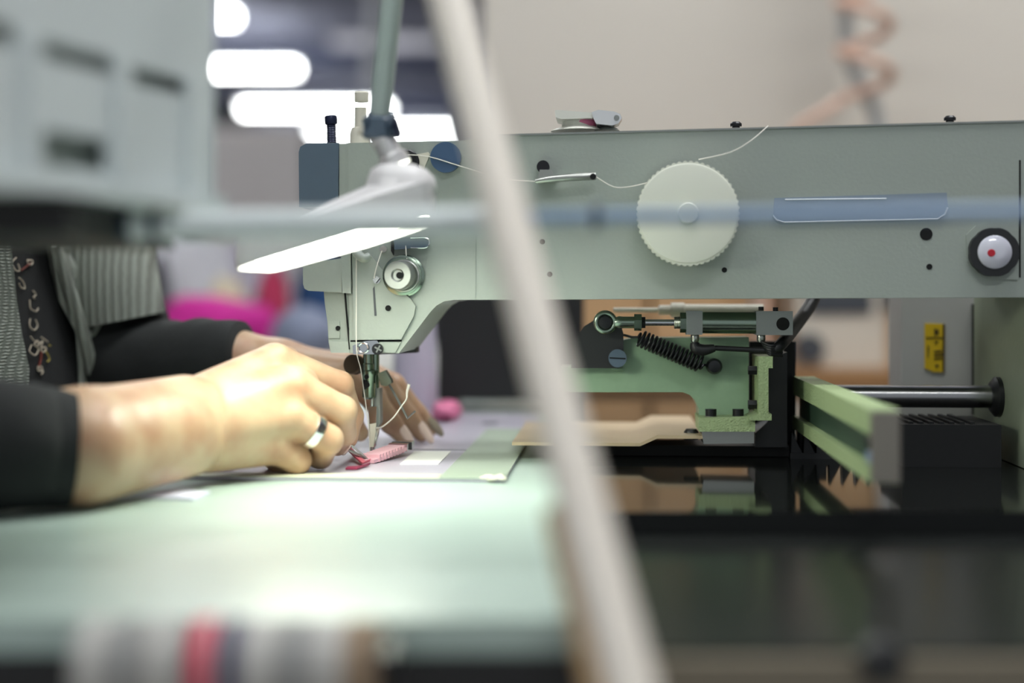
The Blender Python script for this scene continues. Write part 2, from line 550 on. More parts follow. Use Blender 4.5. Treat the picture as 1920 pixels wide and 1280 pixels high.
obj('post_cap', lathe(BM(), pc, (0, 0, 1), [(pxs(12.5, 0), 0), (pxs(13, 0), 0.0008), (pxs(13, 0), 0.0058), (pxs(11, 0), 0.0066)], 24), M['cream'], po)
# thread take-up ring, triangle plate, blue disc
obj('take_up_ring', torus(BM(), L(763, 303, yA - 0.004), (0.3, -1, 0.1), pxs(18, 0), pxs(5, 0), 30, 10), M['black_metal'], mc)
obj('take_up_pin', cyl(BM(), L(757, 303, yA + 0.002), L(755, 303, yA - 0.008), pxs(9, 0), n=18), M['chrome'], mc, 0.0006)
obj('take_up_arm', lprism(BM(), [(762, 318), (779, 326), (790, 321), (776, 292), (768, 291)], yA - 0.004, yA + 0.001), M['black_metal'], mc, 0.0006)
obj('slot_plate', lprism(BM(), [(772, 291), (803, 285), (806, 290), (792, 323), (786, 325)], yA - 0.0022, yA + 0.001), M['cream'], mc, 0.0006)
bd = disc_part('oil_plug', 837, 296, 29, yA + 0.0005, M['blue'], mc, 0.005, 0.0012, 40)
obj('plug_slot', lprism(BM(), [(811, 293), (811, 297), (864, 313), (864, 309)], yA - 0.0052, yA - 0.003), M['slate'], bd)
# thread guide bar + black knob
tg = obj('thread_guide', tube(BM(), [L(1004, 340, yA - 0.009), L(1030, 336, yA - 0.010), L(1075, 332, yA - 0.010), L(1117, 330, yA - 0.009)], [pxs(4, 0), pxs(6, 0), pxs(7, 0), pxs(7, 0)], 14, 4), M['steel'], mc)
obj('guide_bracket', lprism(BM(), [(1012, 318), (1034, 318), (1043, 336), (1030, 340), (1008, 338)], yA - 0.008, yA + 0.0005), M['steel'], tg, 0.0006)
disc_part('guide_eye', 1112, 331, 6, yA - 0.0165, M['hole'], tg, 0.0005)
disc_part('guide_screw', 1019, 314, 12, yA + 0.001, M['black_metal'], mc, 0.006, 0.001)
# white dial: scalloped rim, disc and hub cap
dc = L(1290, 400, yA - 0.018)
dr = pxs(99, yA - 0.018)
pts = []
NT = 54
for i in range(NT * 6):
    a = 2 * PI * i / (NT * 6)
    r = dr * (1 - 0.030 * (0.5 - 0.5 * math.cos(a * NT)) ** 1.5)
    pts.append((dc.x + r * math.cos(a) * 0.975, dc.z + r * math.sin(a)))
dl = obj('dial', prism(BM(), pts, dc.y, dc.y + 0.012), M['dial'], mc, 0, smooth=50)
obj('dial_face', lathe(BM(), dc + Vector((0, 0.0004, 0)), (0, -1, 0), [(dr * 0.955, 0), (dr * 0.94, 0.0012), (dr * 0.9, 0.0016), (dr * 0.2, 0.0014)], 64), M['dial'], dl)
obj('dial_cap', lathe(BM(), dc + Vector((0, -0.0012, 0)), (0, -1, 0), [(pxs(19, 0), 0), (pxs(19, 0), 0.0012), (pxs(17, 0), 0.002)], 36), M['dial'], dl)
obj('dial_shaft', cyl(BM(), dc + Vector((0, 0.011, 0)), dc + Vector((0, 0.03, 0)), pxs(30, 0), n=28), M['steel'], mc)
# tension assembly
tc_ = L(752, 516, yA)
tn = obj('tension_discs', lathe(BM(), L(760, 517, yA + 0.001), (-0.12, -1, 0.02), [(pxs(37, 0), 0), (pxs(38, 0), 0.003), (pxs(33, 0), 0.004), (pxs(33, 0), 0.006), (pxs(36, 0), 0.007), (pxs(36, 0), 0.0085), (pxs(30, 0), 0.0095)], 40), M['steel_green'], mc)
obj('tension_spring', torus(BM(), L(757, 517, yA - 0.0125), (-0.12, -1, 0.02), pxs(27, 0), pxs(2.5, 0), 36, 8), M['steel'], tn)
obj('tension_knob', lathe(BM(), L(757, 517, yA - 0.009), (-0.14, -1, 0.01), [(pxs(26, 0), 0), (pxs(26, 0), 0.012), (pxs(24, 0), 0.0138), (pxs(12, 0), 0.0138), (pxs(9, 0), 0.0128), (pxs(7, 0), 0.0128)], 40), M['steel_dull'], tn)
kf = L(749, 516, yA - 0.0235)
obj('knob_bore', cyl(BM(), kf + Vector((0, 0.0012, 0)), kf, pxs(6, 0), n=18), M['hole'], tn)
for px, py, r in ((728, 577.5, 5.5), (1017, 453, 5), (1031, 514, 5), (1358, 506, 5), (1736, 439, 11.5), (1742, 500, 5.5), (748, 536, 1.2)):
    disc_part('screw_hole', px, py, r, yA - (0.0036 if px == 728 else -0.0007), M['hole'], mc, 0.001)
obj('thread_slot', lprism(BM(), [(699, 541), (702, 536), (706, 592), (702, 592)], yA - 0.0039, yA - 0.003), M['panel_dark'], mc)
sp = disc_part('guide_post_screw', 708, 525, 7, yA - 0.003, M['chrome'], mc, 0.004, 0.0008)
obj('screw_slot', lprism(BM(), [(705, 530), (712, 521), (713, 522), (706, 531)], yA - 0.0074, yA - 0.006), M['hole'], sp)
# clip and hook above the head
obj('clip_pad', lprism(BM(), [(738, 446), (790, 443), (802, 448), (805, 456), (800, 463), (740, 468)], yA - 0.006, yA + 0.001), M['slate'], mc, 0.002)
obj('clip_wire', tube(BM(), [L(770, 446, yA - 0.008), L(798, 446, yA - 0.008), L(805, 454, yA - 0.008), L(798, 464, yA - 0.008), L(770, 464, yA - 0.008)], 0.0005, 8, 5), M['chrome'], mc)
obj('clip_hook', lprism(BM(), [(733, 444), (738, 444), (737, 478), (733, 470)], yA - 0.004, yA + 0.001), M['black_metal'], mc, 0.0004)
cs = disc_part('clip_screw', 720, 467, 7, yA, M['chrome'], mc, 0.003, 0.0006)
# bottom thread guide plate
bp_ = obj('needle_guide_plate', lprism(BM(), [(661, 648), (672, 643), (685, 639), (706, 638), (714, 646), (712, 658), (700, 664), (662, 664)], yA - 0.0045, yA - 0.0015), M['chrome'], mc, 0.0007)
obj('guide_loop', torus(BM(), L(681, 652, yA - 0.0055), (0, -1, 0), pxs(9, 0), pxs(1.6, 0), 24, 8), M['chrome'], bp_)
ps = disc_part('phillips_screw', 709, 654, 10.5, yA - 0.0045, M['black_metal'], bp_, 0.0035, 0.0008)
for a in (0.5, 0.5 + PI / 2):
    c = L(709, 654, yA - 0.0078)
    bm = BM(); box(bm, -pxs(7, 0), pxs(7, 0), -0.0004, 0.0004, -pxs(1.4, 0), pxs(1.4, 0))
    bmesh.ops.rotate(bm, cent=(0, 0, 0), matrix=Matrix.Rotation(a, 3, 'Y'), verts=bm.verts)
    bmesh.ops.translate(bm, vec=c, verts=bm.verts)
    obj('screw_cross', bm, M['steel'], bp_)
obj('rear_guard', lprism(BM(), [(700, 600), (778, 560), (781, 661), (700, 665)], 0.028, 0.043), M['black'], mc, 0.001)
# needle bar, clamp, needle, presser
nb = obj('needle_bar', lathe(BM(), L(690, 700, 0), (0, 0, 1), [(pxs(11, 0), 0), (pxs(11.5, 0), pxs(2, 0)), (pxs(11.5, 0), pxs(18, 0)), (pxs(9.5, 0), pxs(20, 0)), (pxs(9.5, 0), pxs(60, 0))], 28), M['steel_green'], mc)
ncl = obj('needle_clamp', lathe(BM(), L(692, 748, 0), (0, 0, 1), [(pxs(9, 0), 0), (pxs(13, 0), pxs(4, 0)), (pxs(13, 0), pxs(44, 0)), (pxs(14, 0), pxs(46, 0)), (pxs(14, 0), pxs(54, 0)), (pxs(11, 0), pxs(56, 0))], 28), M['steel_green'], mc)
for py, r in ((706, 4.5), (721, 6)):
    p = L(688, py, -0.0045)
    obj('clamp_screw', cyl(BM(), p, p + Vector((0, -0.0016, 0)), pxs(r, 0), n=18), M['black_metal'], ncl, 0.0003)
obj('clamp_block', lprism(BM(), [(681, 712), (686, 712), (686, 730), (680, 729)], -0.006, 0.003), M['black_metal'], ncl, 0.0004)
obj('presser_bar', cyl(BM(), L(703, 800, 0.008), L(703, 664, 0.008), pxs(8.5, 0), n=24), M['steel_green'], mc)
obj('presser_block', lprism(BM(), [(698, 728), (712, 728), (713, 792), (709, 800), (700, 800)], 0.002, 0.013), M['steel_dull'], mc, 0.0008)
ft = obj('presser_foot', lprism(BM(), [(690, 762), (706, 762), (705, 800), (711, 800), (703, 838), (699, 846), (694, 846), (692, 800)], -0.004, 0.001), M['chrome'], mc, 0.0006)
obj('foot_face', lprism(BM(), [(693, 795), (705, 793), (704, 812), (700, 838), (694, 838)], -0.0052, -0.0038), M['cream'], ft, 0.0004)
for px in (694.5, 700.5):
    obj('foot_prong', lprism(BM(), [(px - 1.6, 838), (px + 1.6, 838), (px + 1.6, 851), (px - 1.6, 851)], -0.004, -0.0005), M['chrome'], ft, 0.0003)
obj('needle', lathe(BM(), L(697.5, 852, -0.0015), (0, 0, 1), [(0.0001, 0), (0.0006, 0.005), (0.0008, 0.03), (0.0011, 0.032), (0.0011, 0.043)], 12), M['chrome'], mc)
M['brown_screw'] = mat('brown_screw', (92, 76, 56), 0.4, 0.3)
tsx = L(670, 684, 0.01)
ts = obj('thumb_screw', lathe(BM(), tsx, (-0.35, -0.9, 0.1), [(pxs(18, 0), 0), (pxs(19, 0), 0.001), (pxs(19, 0), 0.007), (pxs(17, 0), 0.008), (pxs(3, 0), 0.0082)], 32), M['brown_screw'], mc)
obj('screw_shank', cyl(BM(), L(695, 682, 0.012), tsx, pxs(6, 0), n=14), M['steel_dull'], mc)
lv = obj('release_lever', lprism(BM(), [(708, 700), (722, 694), (733, 712), (734, 718), (724, 724), (714, 722)], -0.002, 0.006), M['steel_green'], mc, 0.001)
obj('guard_wire', tube(BM(), [L(730, 721, 0.0), L(744, 746, -0.004), L(764, 784, -0.010), L(778, 771, -0.014)], 0.0008, 8), M['steel_dull'], mc)
# bobbin winder on the arm
wb = obj('winder_base', lathe(BM(), L(1085, 246.5, -0.01), (0, 0, 1), [(pxs(52, 0), 0), (pxs(44, 0), 0.0015), (pxs(32, 0), 0.003), (pxs(30, 0), 0.0065), (pxs(34, 0), 0.0075), (pxs(34, 0), 0.0082)], 40), M['white'], mc)
obj('winder_thread', lathe(BM(), L(1090, 238, -0.01), (0, 0, 1), [(pxs(29, 0), 0), (pxs(31, 0), 0.0022), (pxs(29, 0), 0.0045)], 36), M['pink_thread'], wb)
obj('winder_plate', lprism(BM(), [(1040, 207), (1045, 206), (1110, 211), (1112, 221), (1052, 223), (1042, 220)], -0.026, 0.006), M['white'], mc, 0.001)
wl = obj('winder_lever', lprism(BM(), [(1109, 210), (1122, 206), (1152, 209), (1163, 214), (1166, 221), (1160, 231), (1148, 235), (1118, 232), (1113, 222)], -0.028, -0.012), mat('bright_alloy', (236, 236, 236), 0.25, 0.6), mc, 0.0015, 3)
disc_part('lever_pin', 1156, 221, 5, -0.028, M['steel_dull'], wl, 0.001)
obj('lever_spring', tube(BM(), [L(1120, 236, -0.02), L(1135, 239, -0.02), L(1146, 236, -0.02)], 0.0009, 8, 4), M['black_metal'], wl)
obj('lever_foot', lathe(BM(), L(1138, 245.5, -0.015), (0, 0, 1), [(pxs(24, 0), 0), (pxs(20, 0), 0.0015), (pxs(8, 0), 0.003), (pxs(7, 0), 0.006)], 24), M['steel_dull'], wl)
for px, py in ((1380, 239.5), (1781, 228.5)):
    p = L(px, py, -0.025)
    obj('cover_screw', lathe(BM(), p, (0, 0, 1), [(pxs(7, 0), 0), (pxs(7, 0), 0.0008), (pxs(10.5, 0), 0.0010), (pxs(10.5, 0), 0.0026), (pxs(7, 0), 0.0038)], 24), M['black_metal'], mc)
# outlined name panel, the bar's blue veil put into its colour, oil gauge
bpn = obj('name_panel', lprism(BM(), [(1452, 371), (1775, 361), (1778, 395), (1762, 411), (1468, 418), (1449, 406)], yA - 0.0006, yA + 0.002), M['bar_tint_panel'], mc, 0.0005)
obj('panel_outline', tube(BM(), [L(1449, 404, yA - 0.0008), L(1456, 413, yA - 0.0008), L(1470, 417, yA - 0.0008), L(1758, 411, yA - 0.0008), L(1772, 402, yA - 0.0008), L(1777, 388, yA - 0.0008)], 0.0005, 6), M['outline_white'], bpn)
obj('panel_line', tube(BM(), [L(1472, 374, yA - 0.0008), L(1662, 372, yA - 0.0008)], 0.0004, 6), M['outline_white'], bpn)
gb = obj('gauge_boss', lprism(BM(), [(1812, 440), (1830, 423), (1860, 416), (1909, 420), (1909, 524), (1850, 523), (1830, 510), (1814, 490)], yA - 0.0015, yA + 0.002), M['paint'], mc, 0.0012, 3)
gc = L(1861, 473, yA - 0.0015)
gpts = []
for i in range(96):
    a = 2 * PI * i / 96
    r = pxs(43, 0) * (1 - 0.03 * (0.5 + 0.5 * math.cos(a * 8)) ** 3)
    gpts.append((gc.x + r * math.cos(a), gc.z + r * math.sin(a)))
gr = obj('gauge_ring', prism(BM(), gpts, yA - 0.0065, yA - 0.001), M['black'], mc, 0.0006)
obj('sight_glass', lathe(BM(), gc + Vector((0, -0.0052, 0)), (0, -1, 0), [(pxs(29.5, 0), 0), (pxs(29, 0), 0.0008), (pxs(24, 0), 0.0022), (pxs(10, 0), 0.0028)], 40), M['lens'], gr)
obj('level_dot', lathe(BM(), L(1859, 474, yA - 0.0093), (0, -1, 0), [(pxs(7, 0), 0), (pxs(6, 0), 0.0006)], 20), M['red'], gr)
# pillar at the right, bed housing, rod
x_p = L(1935, 600, yA).x
zb = 0.0005
obj('pillar', box(BM(), x_p, x_p + 0.13, yA + 0.001, 0.098, zb, L(1900, 552, yA).z), mat('pillar_paint', (158, 168, 144), 0.45, bump=0.2, scale=200, vary=0.05), mc, 0.003, 3)
obj('arm_seam', lprism(BM(), [(1911, 300), (1914, 300), (1914, 520), (1911, 520)], yA - 0.0004, yA + 0.001), M['hole'], mc)
gp = obj('rear_housing', lprism(BM(), [(1690, 556), (1829, 556), (1829, 815), (1690, 815)], 0.112, 0.16), M['grey_panel'], mc, 0.001)
obj('housing_gap', lprism(BM(), [(1825, 570), (1829.5, 570), (1829.5, 778), (1825, 778)], 0.107, 0.113), M['hole'], mc)
yl = obj('warning_label', lprism(BM(), [(1734, 606), (1772, 607), (1771, 698), (1750, 697), (1734, 690)], 0.1112, 0.113), M['yellow'], gp)
for q in ([(1736, 632), (1771, 632), (1771, 633.5), (1736, 633.5)], [(1752, 640), (1760, 640), (1760, 642), (1752, 642)], [(1752, 657), (1766, 656), (1766, 659), (1752, 660)],
          [(1752, 664), (1768, 663), (1768, 666), (1752, 667)], [(1752, 671), (1766, 670), (1766, 672), (1752, 673)], [(1754, 684), (1760, 683), (1760, 687), (1754, 688)],
          [(1752, 616), (1755, 616), (1757, 621), (1760, 615), (1760, 629), (1757, 625), (1754, 629), (1752, 629)], [(1739, 648), (1742, 648), (1741, 670), (1740, 672)], [(1768, 607), (1771.5, 607), (1770.8, 698), (1767.5, 697)]):
    obj('label_mark', lprism(BM(), q, 0.1108, 0.1114), M['ink'], gp)
ry, rz_ = 0.03, L(1750, 743, 0.03).z
obj('slide_rod', cyl(BM(), (L(1560, 743, 0.03).x, ry, rz_), (x_p + 0.01, ry, rz_), pxs(21, 0.03), n=36), mat('dark_chrome', (160, 160, 160), 0.24, 1.0), mc)
obj('rod_flange', lathe(BM(), (x_p + 0.001, ry, rz_), (-1, 0, 0), [(pxs(38, 0), 0), (pxs(38, 0), 0.004), (pxs(28, 0), 0.007), (pxs(21.5, 0), 0.0075)], 36), M['black'], mc)

# ============================================================ CLAMP CARRIAGE
cc = thing('clamp_carriage', 'green cast clamp bracket carrying an air cylinder and coil spring', 'machine clamp', MO, YAW)
yC = 0.012
cast = obj('casting', lprism(BM(), [(1050, 688), (1128, 688), (1150, 650), (1166, 638), (1185, 634), (1404, 632), (1404, 786), (1311, 786), (1310, 766), (1303, 750), (1293, 740), (1280, 735), (1050, 735)], yC, 0.045), M['paint_green'], cc, 0.002, 3)
obj('pivot_plate', lprism(BM(), [(1078, 640), (1095, 612), (1120, 596), (1160, 596), (1169, 625), (1169, 660), (1160, 690), (1070, 690)], yC - 0.008, yC - 0.001), M['black'], cc, 0.001)
obj('pivot_bush', torus(BM(), L(1162, 672, yC - 0.001), (0, -1, 0), pxs(21, 0), pxs(4, 0), 30, 10, PI * 1.2, -PI * 0.6), M['paint_green'], cc)
pv = disc_part('pivot_screw', 1158, 671, 17, yC - 0.008, M['slate'], cc, 0.004, 0.0008, 32)
obj('pivot_slot', lprism(BM(), [(1143, 669.5), (1173, 671), (1173, 673.5), (1143, 672)], yC - 0.0122, yC - 0.011), M['hole'], pv)
# air cylinder
yk = -0.006
ax = lambda px: L(px, 604 + (px - 1113) * 0.004, yk)
re_ = obj('rod_eye', torus(BM(), ax(1135), (0, -1, 0), pxs(17, 0), pxs(5.5, 0), 40, 12), M['steel_green'], cc)
obj('eye_ball', lathe(BM(), ax(1135) + Vector((0, 0.005, 0)), (0, -1, 0), [(pxs(12, 0), 0), (pxs(14, 0), 0.003), (pxs(14, 0), 0.006), (pxs(11, 0), 0.0085), (pxs(6, 0), 0.0088)], 30), M['black_metal'], re_)
obj('eye_shank', lathe(BM(), ax(1153), (1, 0, 0), [(pxs(9, 0), 0), (pxs(12, 0), pxs(8, 0)), (pxs(11, 0), pxs(14, 0)), (pxs(11, 0), pxs(38, 0))], 24), M['steel_green'], cc)
obj('lock_nut', cyl(BM(), ax(1189), ax(1203), pxs(16, 0), n=6, rot=0.3), M['steel_green'], cc, 0.0005)
obj('end_nut', cyl(BM(), ax(1201), ax(1210), pxs(12, 0), n=6), M['black_metal'], cc, 0.0004)
obj('piston_rod', cyl(BM(), ax(1205), ax(1270), pxs(6, 0), n=20), M['chrome'], cc)
th = BM()
cyl(th, ax(1264), ax(1288), pxs(10, 0), n=24)
for k in range(6):
    torus(th, ax(1266 + k * 3.4), (1, 0, 0), pxs(10, 0), pxs(1.8, 0), 24, 6)
obj('nose_thread', th, M['steel'], cc)
obj('nose_nut', cyl(BM(), ax(1275), ax(1288), pxs(19, 0), n=6, rot=0.4), M['steel_green'], cc, 0.0006)
q = ax(1286); q2 = ax(1316)
obj('front_cap', box(BM(), q.x, q2.x, yk - pxs(21, 0), yk + pxs(21, 0), q.z - pxs(22, 0), q.z + pxs(22, 0)), M['steel_dull'], cc, 0.002, 2)
obj('barrel', cyl(BM(), ax(1315), ax(1418), pxs(20, 0), n=36), M['steel_green'], cc)
q = ax(1416); q2 = ax(1484)
rc = obj('rear_cap', box(BM(), q.x, q2.x, yk - pxs(21, 0), yk + pxs(21, 0), q.z - pxs(22, 0), q.z + pxs(22, 0)), M['steel_dull'], cc, 0.002, 2)
p = L(1468, 607, yk - pxs(21, 0))
obj('cap_bore', cyl(BM(), p + Vector((0, 0.002, 0)), p + Vector((0, -0.0004, 0)), pxs(12, 0), n=24), M['hole'], rc)
for px, py in ((1427, 580), (1454, 581)):
    p = L(px, py + 2, yk)
    obj('cap_screw', cyl(BM(), p, p + Vector((0, 0, 0.0025)), pxs(5, 0), n=14), M['black_metal'], rc)
for px in (1303, 1427):
    p = L(px, 626, yk)
    obj('air_fitting', lathe(BM(), p, (0, 0, -1), [(pxs(7, 0), 0), (pxs(8, 0), 0.001), (pxs(8, 0), 0.004), (pxs(6, 0), 0.0055)], 16), M['steel'], cc)
obj('air_elbow', tube(BM(), [L(1303, 642, yk), L(1305, 652, yk), L(1318, 656, yk), L(1340, 652, yk)], [pxs(8, 0), pxs(11, 0), pxs(11, 0), pxs(7, 0)], 14, 4), M['black'], cc)
obj('air_tube', tube(BM(), [L(1340, 652, yk), L(1400, 655, yk), L(1440, 656, yk), L(1462, 648, yk), L(1490, 612, 0.03), L(1520, 570, 0.06), L(1535, 530, 0.07)], [pxs(5, 0), pxs(5, 0), pxs(7, 0), pxs(11, 0), pxs(13, 0), pxs(13, 0), pxs(13, 0)], 14, 5), M['black'], cc)
cb = BM()
for k in range(5):
    tube(cb, [L(1428 + k * 3, 640 + k * 5, yk - 0.002), L(1445, 648 + k * 4, yk - 0.006), L(1466, 642 + k * 6, yk)], 0.0012, 8, 4)
obj('cable_knot', cb, M['black'], cc)
# coil spring with hooks
s0, s1 = L(1196, 632, yC - 0.012), L(1318, 684, yC - 0.012)
sd, su, sv = frame_of(s1 - s0)
hp = [L(1170, 628, yC - 0.008), L(1185, 632, yC - 0.012)]
NC = 17
for i in range(NC * 14 + 1):
    a = 2 * PI * i / 14
    rr = pxs(15, 0) * min(1, 0.3 + i / 14.0, 0.3 + (NC * 14 - i) / 14.0)
    hp.append(s0 + (s1 - s0) * (i / (NC * 14)) + su * (rr * math.cos(a)) + sv * (rr * math.sin(a)))
hp += [L(1330, 684, yC - 0.010)]
obj('coil_spring', tube(BM(), hp, 0.0009, 7), M['black_metal'], cc)
obj('spring_post', lathe(BM(), L(1337, 685, yC), (0, -1, 0), [(pxs(10, 0), 0), (pxs(10, 0), 0.007), (pxs(15, 0), 0.008), (pxs(15, 0), 0.012), (pxs(11, 0), 0.0145), (pxs(3, 0), 0.015)], 28), M['black_metal'], cc)
# angle flange, foot pad, block, bolts
fl = obj('angle_flange', lprism(BM(), [(1422, 668), (1449, 668), (1449, 690), (1441, 690), (1441, 776), (1447, 776), (1447, 788), (1405, 788), (1405, 780), (1422, 776)], -0.012, 0.03), M['paint_rough'], cc, 0.001)
for py in (694, 758):
    p = L(1424, py, -0.001)
    obj('flange_washer', cyl(BM(), p, p + Vector((-0.0018, 0, 0)), pxs(12, 0), n=24), M['steel'], fl)
    obj('flange_bolt', cyl(BM(), p, p + Vector((-0.0075, 0, 0)), pxs(9, 0), n=6), M['black_metal'], fl, 0.0005)
pad = obj('foot_pad', lprism(BM(), [(1310, 783), (1416, 781), (1416, 809), (1311, 809)], -0.008, 0.035), M['paint_rough'], cc, 0.001)
for px in (1333, 1384):
    p = L(px, 784, 0.002)
    obj('pad_washer', cyl(BM(), p, p + Vector((0, 0, 0.0016)), pxs(13, 0), n=24), M['steel'], pad)
    obj('pad_bolt', cyl(BM(), p + Vector((0, 0, 0.001)), p + Vector((0, 0, 0.0062)), pxs(10.5, 0), n=20), M['black_metal'], pad, 0.0006)
obj('steel_block', lprism(BM(), [(1316, 809), (1414, 808), (1414, 831), (1319, 832)], -0.004, 0.03), M['steel'], cc, 0.0006)
obj('slide_block', lprism(BM(), [(1436, 672), (1476, 660), (1476, 838), (1416, 838), (1416, 812), (1440, 790)], 0.02, 0.06), M['black'], cc, 0.001)
yP = 0.0
za, zc = L(1250, 822, yP).z, L(1150, 836, yP).z
bm = BM()
xs = [L(960, 836, yP).x, L(1200, 836, yP).x, L(1232, 822, yP).x, L(1318, 822, yP).x]
zs = [zc, zc, za, za]
tk = 0.0022
rings = [[(x, yP, z), (x, 0.16, z), (x, 0.16, z + tk), (x, yP, z + tk)] for k, (x, z) in enumerate(zip(xs, zs))]
loft(bm, rings)
obj('clamp_plate', bm, mat('tan_plate', (204, 184, 152), 0.35, 0.2), cc, 0.0004)
p = L(1296, 812, 0.02)
obj('plate_screw', lathe(BM(), p + Vector((0, 0, -0.004)), (0, 0, 1), [(pxs(14, 0), 0), (pxs(14, 0), 0.005), (pxs(10, 0), 0.007)], 20), M['black'], cc)
obj('dark_reflection_strip', box(BM(), L(1075, 846, 0.03).x, L(1480, 846, 0.03).x, 0.03, 0.075, 0.0004, 0.0075), M['motor'], cc, 0.001)  # dark strip in place of the clamp underside's reflection in the table
obj('dark_reflection_block', box(BM(), L(1470, 846, 0.05).x, L(1700, 846, 0.05).x, 0.062, 0.10, 0.0004, 0.009), M['motor'], cc, 0.001)  # continues the same stand-in for the dark reflection under the rail
obj('slide_back', lprism(BM(), [(1405, 640), (1492, 640), (1492, 842), (1405, 842)], 0.062, 0.075), M['motor'], cc, 0.001)
# second, further cylinder of the carriage
yk2 = 0.07
bx = lambda px: L(px, 581, yk2)
obj('rear_cylinder', lathe(BM(), bx(1150), (1, 0, 0), [(pxs(5, 0), 0), (pxs(5, 0), pxs(90, 0)), (pxs(10, 0), pxs(92, 0)), (pxs(10, 0), pxs(115, 0)), (pxs(15, 0), pxs(116, 0)), (pxs(15, 0), pxs(142, 0)), (pxs(12, 0), pxs(144, 0)), (pxs(12, 0), pxs(300, 0))], 24), M['cream'], cc)

# ============================================================ TRANSPORT RAIL
rl = thing('transport_rail', 'pale green channel rail pointing out beside the clamp bracket', 'rail', MO, YAW)
a_ = L(1630, 777, -0.0)      # direction check only
fx = 0.176
fl_ = Vector((fx, 0.70, 0)) - Vector((MO.x, MO.y, 0))
x0 = fl_.x * _ca + fl_.y * _sa
yf = -fl_.x * _sa + fl_.y * _ca
zt, zbm = 0.108 - 0.0545, 0.0172
yb_ = yf + 0.30
wd = 0.0145
cs_pts = [(x0, zt), (x0 + wd, zt), (x0 + wd, zbm), (x0, zbm), (x0, zbm + 0.0085), (x0 + 0.006, zbm + 0.0085), (x0 + 0.006, zt - 0.0125), (x0, zt - 0.0125)]
obj('channel', prism(BM(), cs_pts, yf, yb_), M['paint_rough'], rl, 0.0006)
obj('end_plate', box(BM(), x0 + 0.0005, x0 + wd - 0.0005, yf - 0.004, yf + 0.0005, zbm + 0.001, zt - 0.001), mat('end_beige', (136, 130, 120), 0.5), rl, 0.0015)
obj('rail_web', box(BM(), x0 + 0.0045, x0 + 0.006, yf + 0.004, yb_, zbm + 0.0086, zt - 0.0126), mat('dark_green', (52, 74, 60), 0.5), rl)
obj('end_screw', lathe(BM(), (x0 + 0.0052, yf + 0.012, zt - 0.017), (-1, 0, 0), [(0.004, 0), (0.004, 0.004), (0.003, 0.005)], 18), M['black'], rl)
obj('blue_clip', box(BM(), x0 + 0.001, x0 + 0.005, yf + 0.004, yf + 0.016, zbm + 0.0095, zt - 0.022), mat('blue_clip', (140, 160, 196), 0.4), rl, 0.001)
obj('rail_support', box(BM(), x0 + 0.002, x0 + 0.02, yb_ - 0.022, yb_ - 0.002, 0.0005, zbm - 0.0003), M['black'], rl, 0.001)

# black drive motor block on the table
pA, pB = L(1692, 800, -0.02), L(1842, 800, -0.02)
dm = thing('drive_motor', 'ribbed black motor block under the chrome slide rod', 'motor', MO, YAW)
ztop = L(1750, 796, -0.02).z
obj('body', box(BM(), pA.x, x_p - 0.012, -0.02, 0.055, 0.0, ztop), M['motor'], dm, 0.002)
for k in range(7):
    xx = pA.x + 0.005 + k * 0.0065
    obj('cooling_fin', box(BM(), xx, xx + 0.003, -0.015, 0.05, ztop - 0.0005, ztop + 0.0015), M['motor'], dm, 0.0006)
# toothed rack between bracket and motor
tk_ = thing('toothed_rack', 'black toothed rack lying on the black plate behind the rail', 'rack', MO, YAW)
rx0 = L(1482, 845, 0.02).x
bm = BM(); box(bm, rx0, rx0 + 0.078, 0.02, 0.032, 0.0, 0.004)
obj('base', bm, M['black'], tk_)
for k in range(9):
    xx = rx0 + 0.0005 + k * 0.0085
    obj('tooth', prism(BM(), [(xx, 0.0035), (xx + 0.0078, 0.0035), (xx + 0.0006, 0.018)], 0.021, 0.031), M['black'], tk_)

# ============================================================ TEMPLATE PLATE, RIBBON, TWEEZERS
tp = thing('template_plate', 'flat steel sewing template with pale green taped edge and white label', 'template plate', MO, YAW)
pz_ = 0.0022
c0 = L(385, 905, -0.11); c1 = L(945, 905, -0.115)


def T(px, py, z=pz_):
    """machine-frame point on the plane z above the table"""
    h = 0.108 - z
    d = h * F / (py - HY)
    wpt = Vector(((px - 960) * d / F, d, 0)) - Vector((MO.x, MO.y, 0))
    return Vector((wpt.x * _ca + wpt.y * _sa, -wpt.x * _sa + wpt.y * _ca, z))


fA, fB = T(945, 905, 0.0), T(330, 905, 0.0)
xr = fA.x
yfr = fA.y
xl = fB.x
obj('plate', box(BM(), xl, xr, yfr, 0.36, 0.0002, pz_), M['template'], tp, 0.0004)
st = T(830, 890).x
obj('edge_tape', box(BM(), st, xr + 0.0004, yfr - 0.0004, 0.20, pz_, pz_ + 0.0004), M['tape'], tp)
obj('front_tape', box(BM(), xl, st - 0.0005, yfr - 0.0004, yfr + 0.018, pz_, pz_ + 0.0004), mat('pale_tape', (206, 208, 184), 0.45), tp)
bm = BM()
for k in range(7):
    p = Vector((xr - 0.012 + k * 0.0019, yfr + 0.0015 + 0.004 * math.sin(k * 1.7), pz_ + 0.0004))
    sph(bm, p, 0.0022, (1.3, 1, 0.5 + 0.25 * (k % 3)), 6)
obj('torn_tape', bm, M['cream'], tp)
q = [T(777, 847), T(846, 847), T(822, 871), T(750, 871)]
obj('white_label', slab([(p.x, p.y) for p in (q[3], q[2], q[1], q[0])], pz_ + 0.0001, pz_ + 0.0006), M['label_white'], tp)
q = [T(760, 843), T(850, 843)]
obj('slot_line', box(BM(), q[0].x - 0.02, q[1].x + 0.02, q[0].y, q[0].y + 0.002, pz_, pz_ + 0.0003), M['panel_dark'], tp)
q = T(905, 795)
obj('plate_mark', box(BM(), q.x, q.x + 0.012, q.y, q.y + 0.012, pz_ + 0.0003, pz_ + 0.0007), M['panel_dark'], tp)
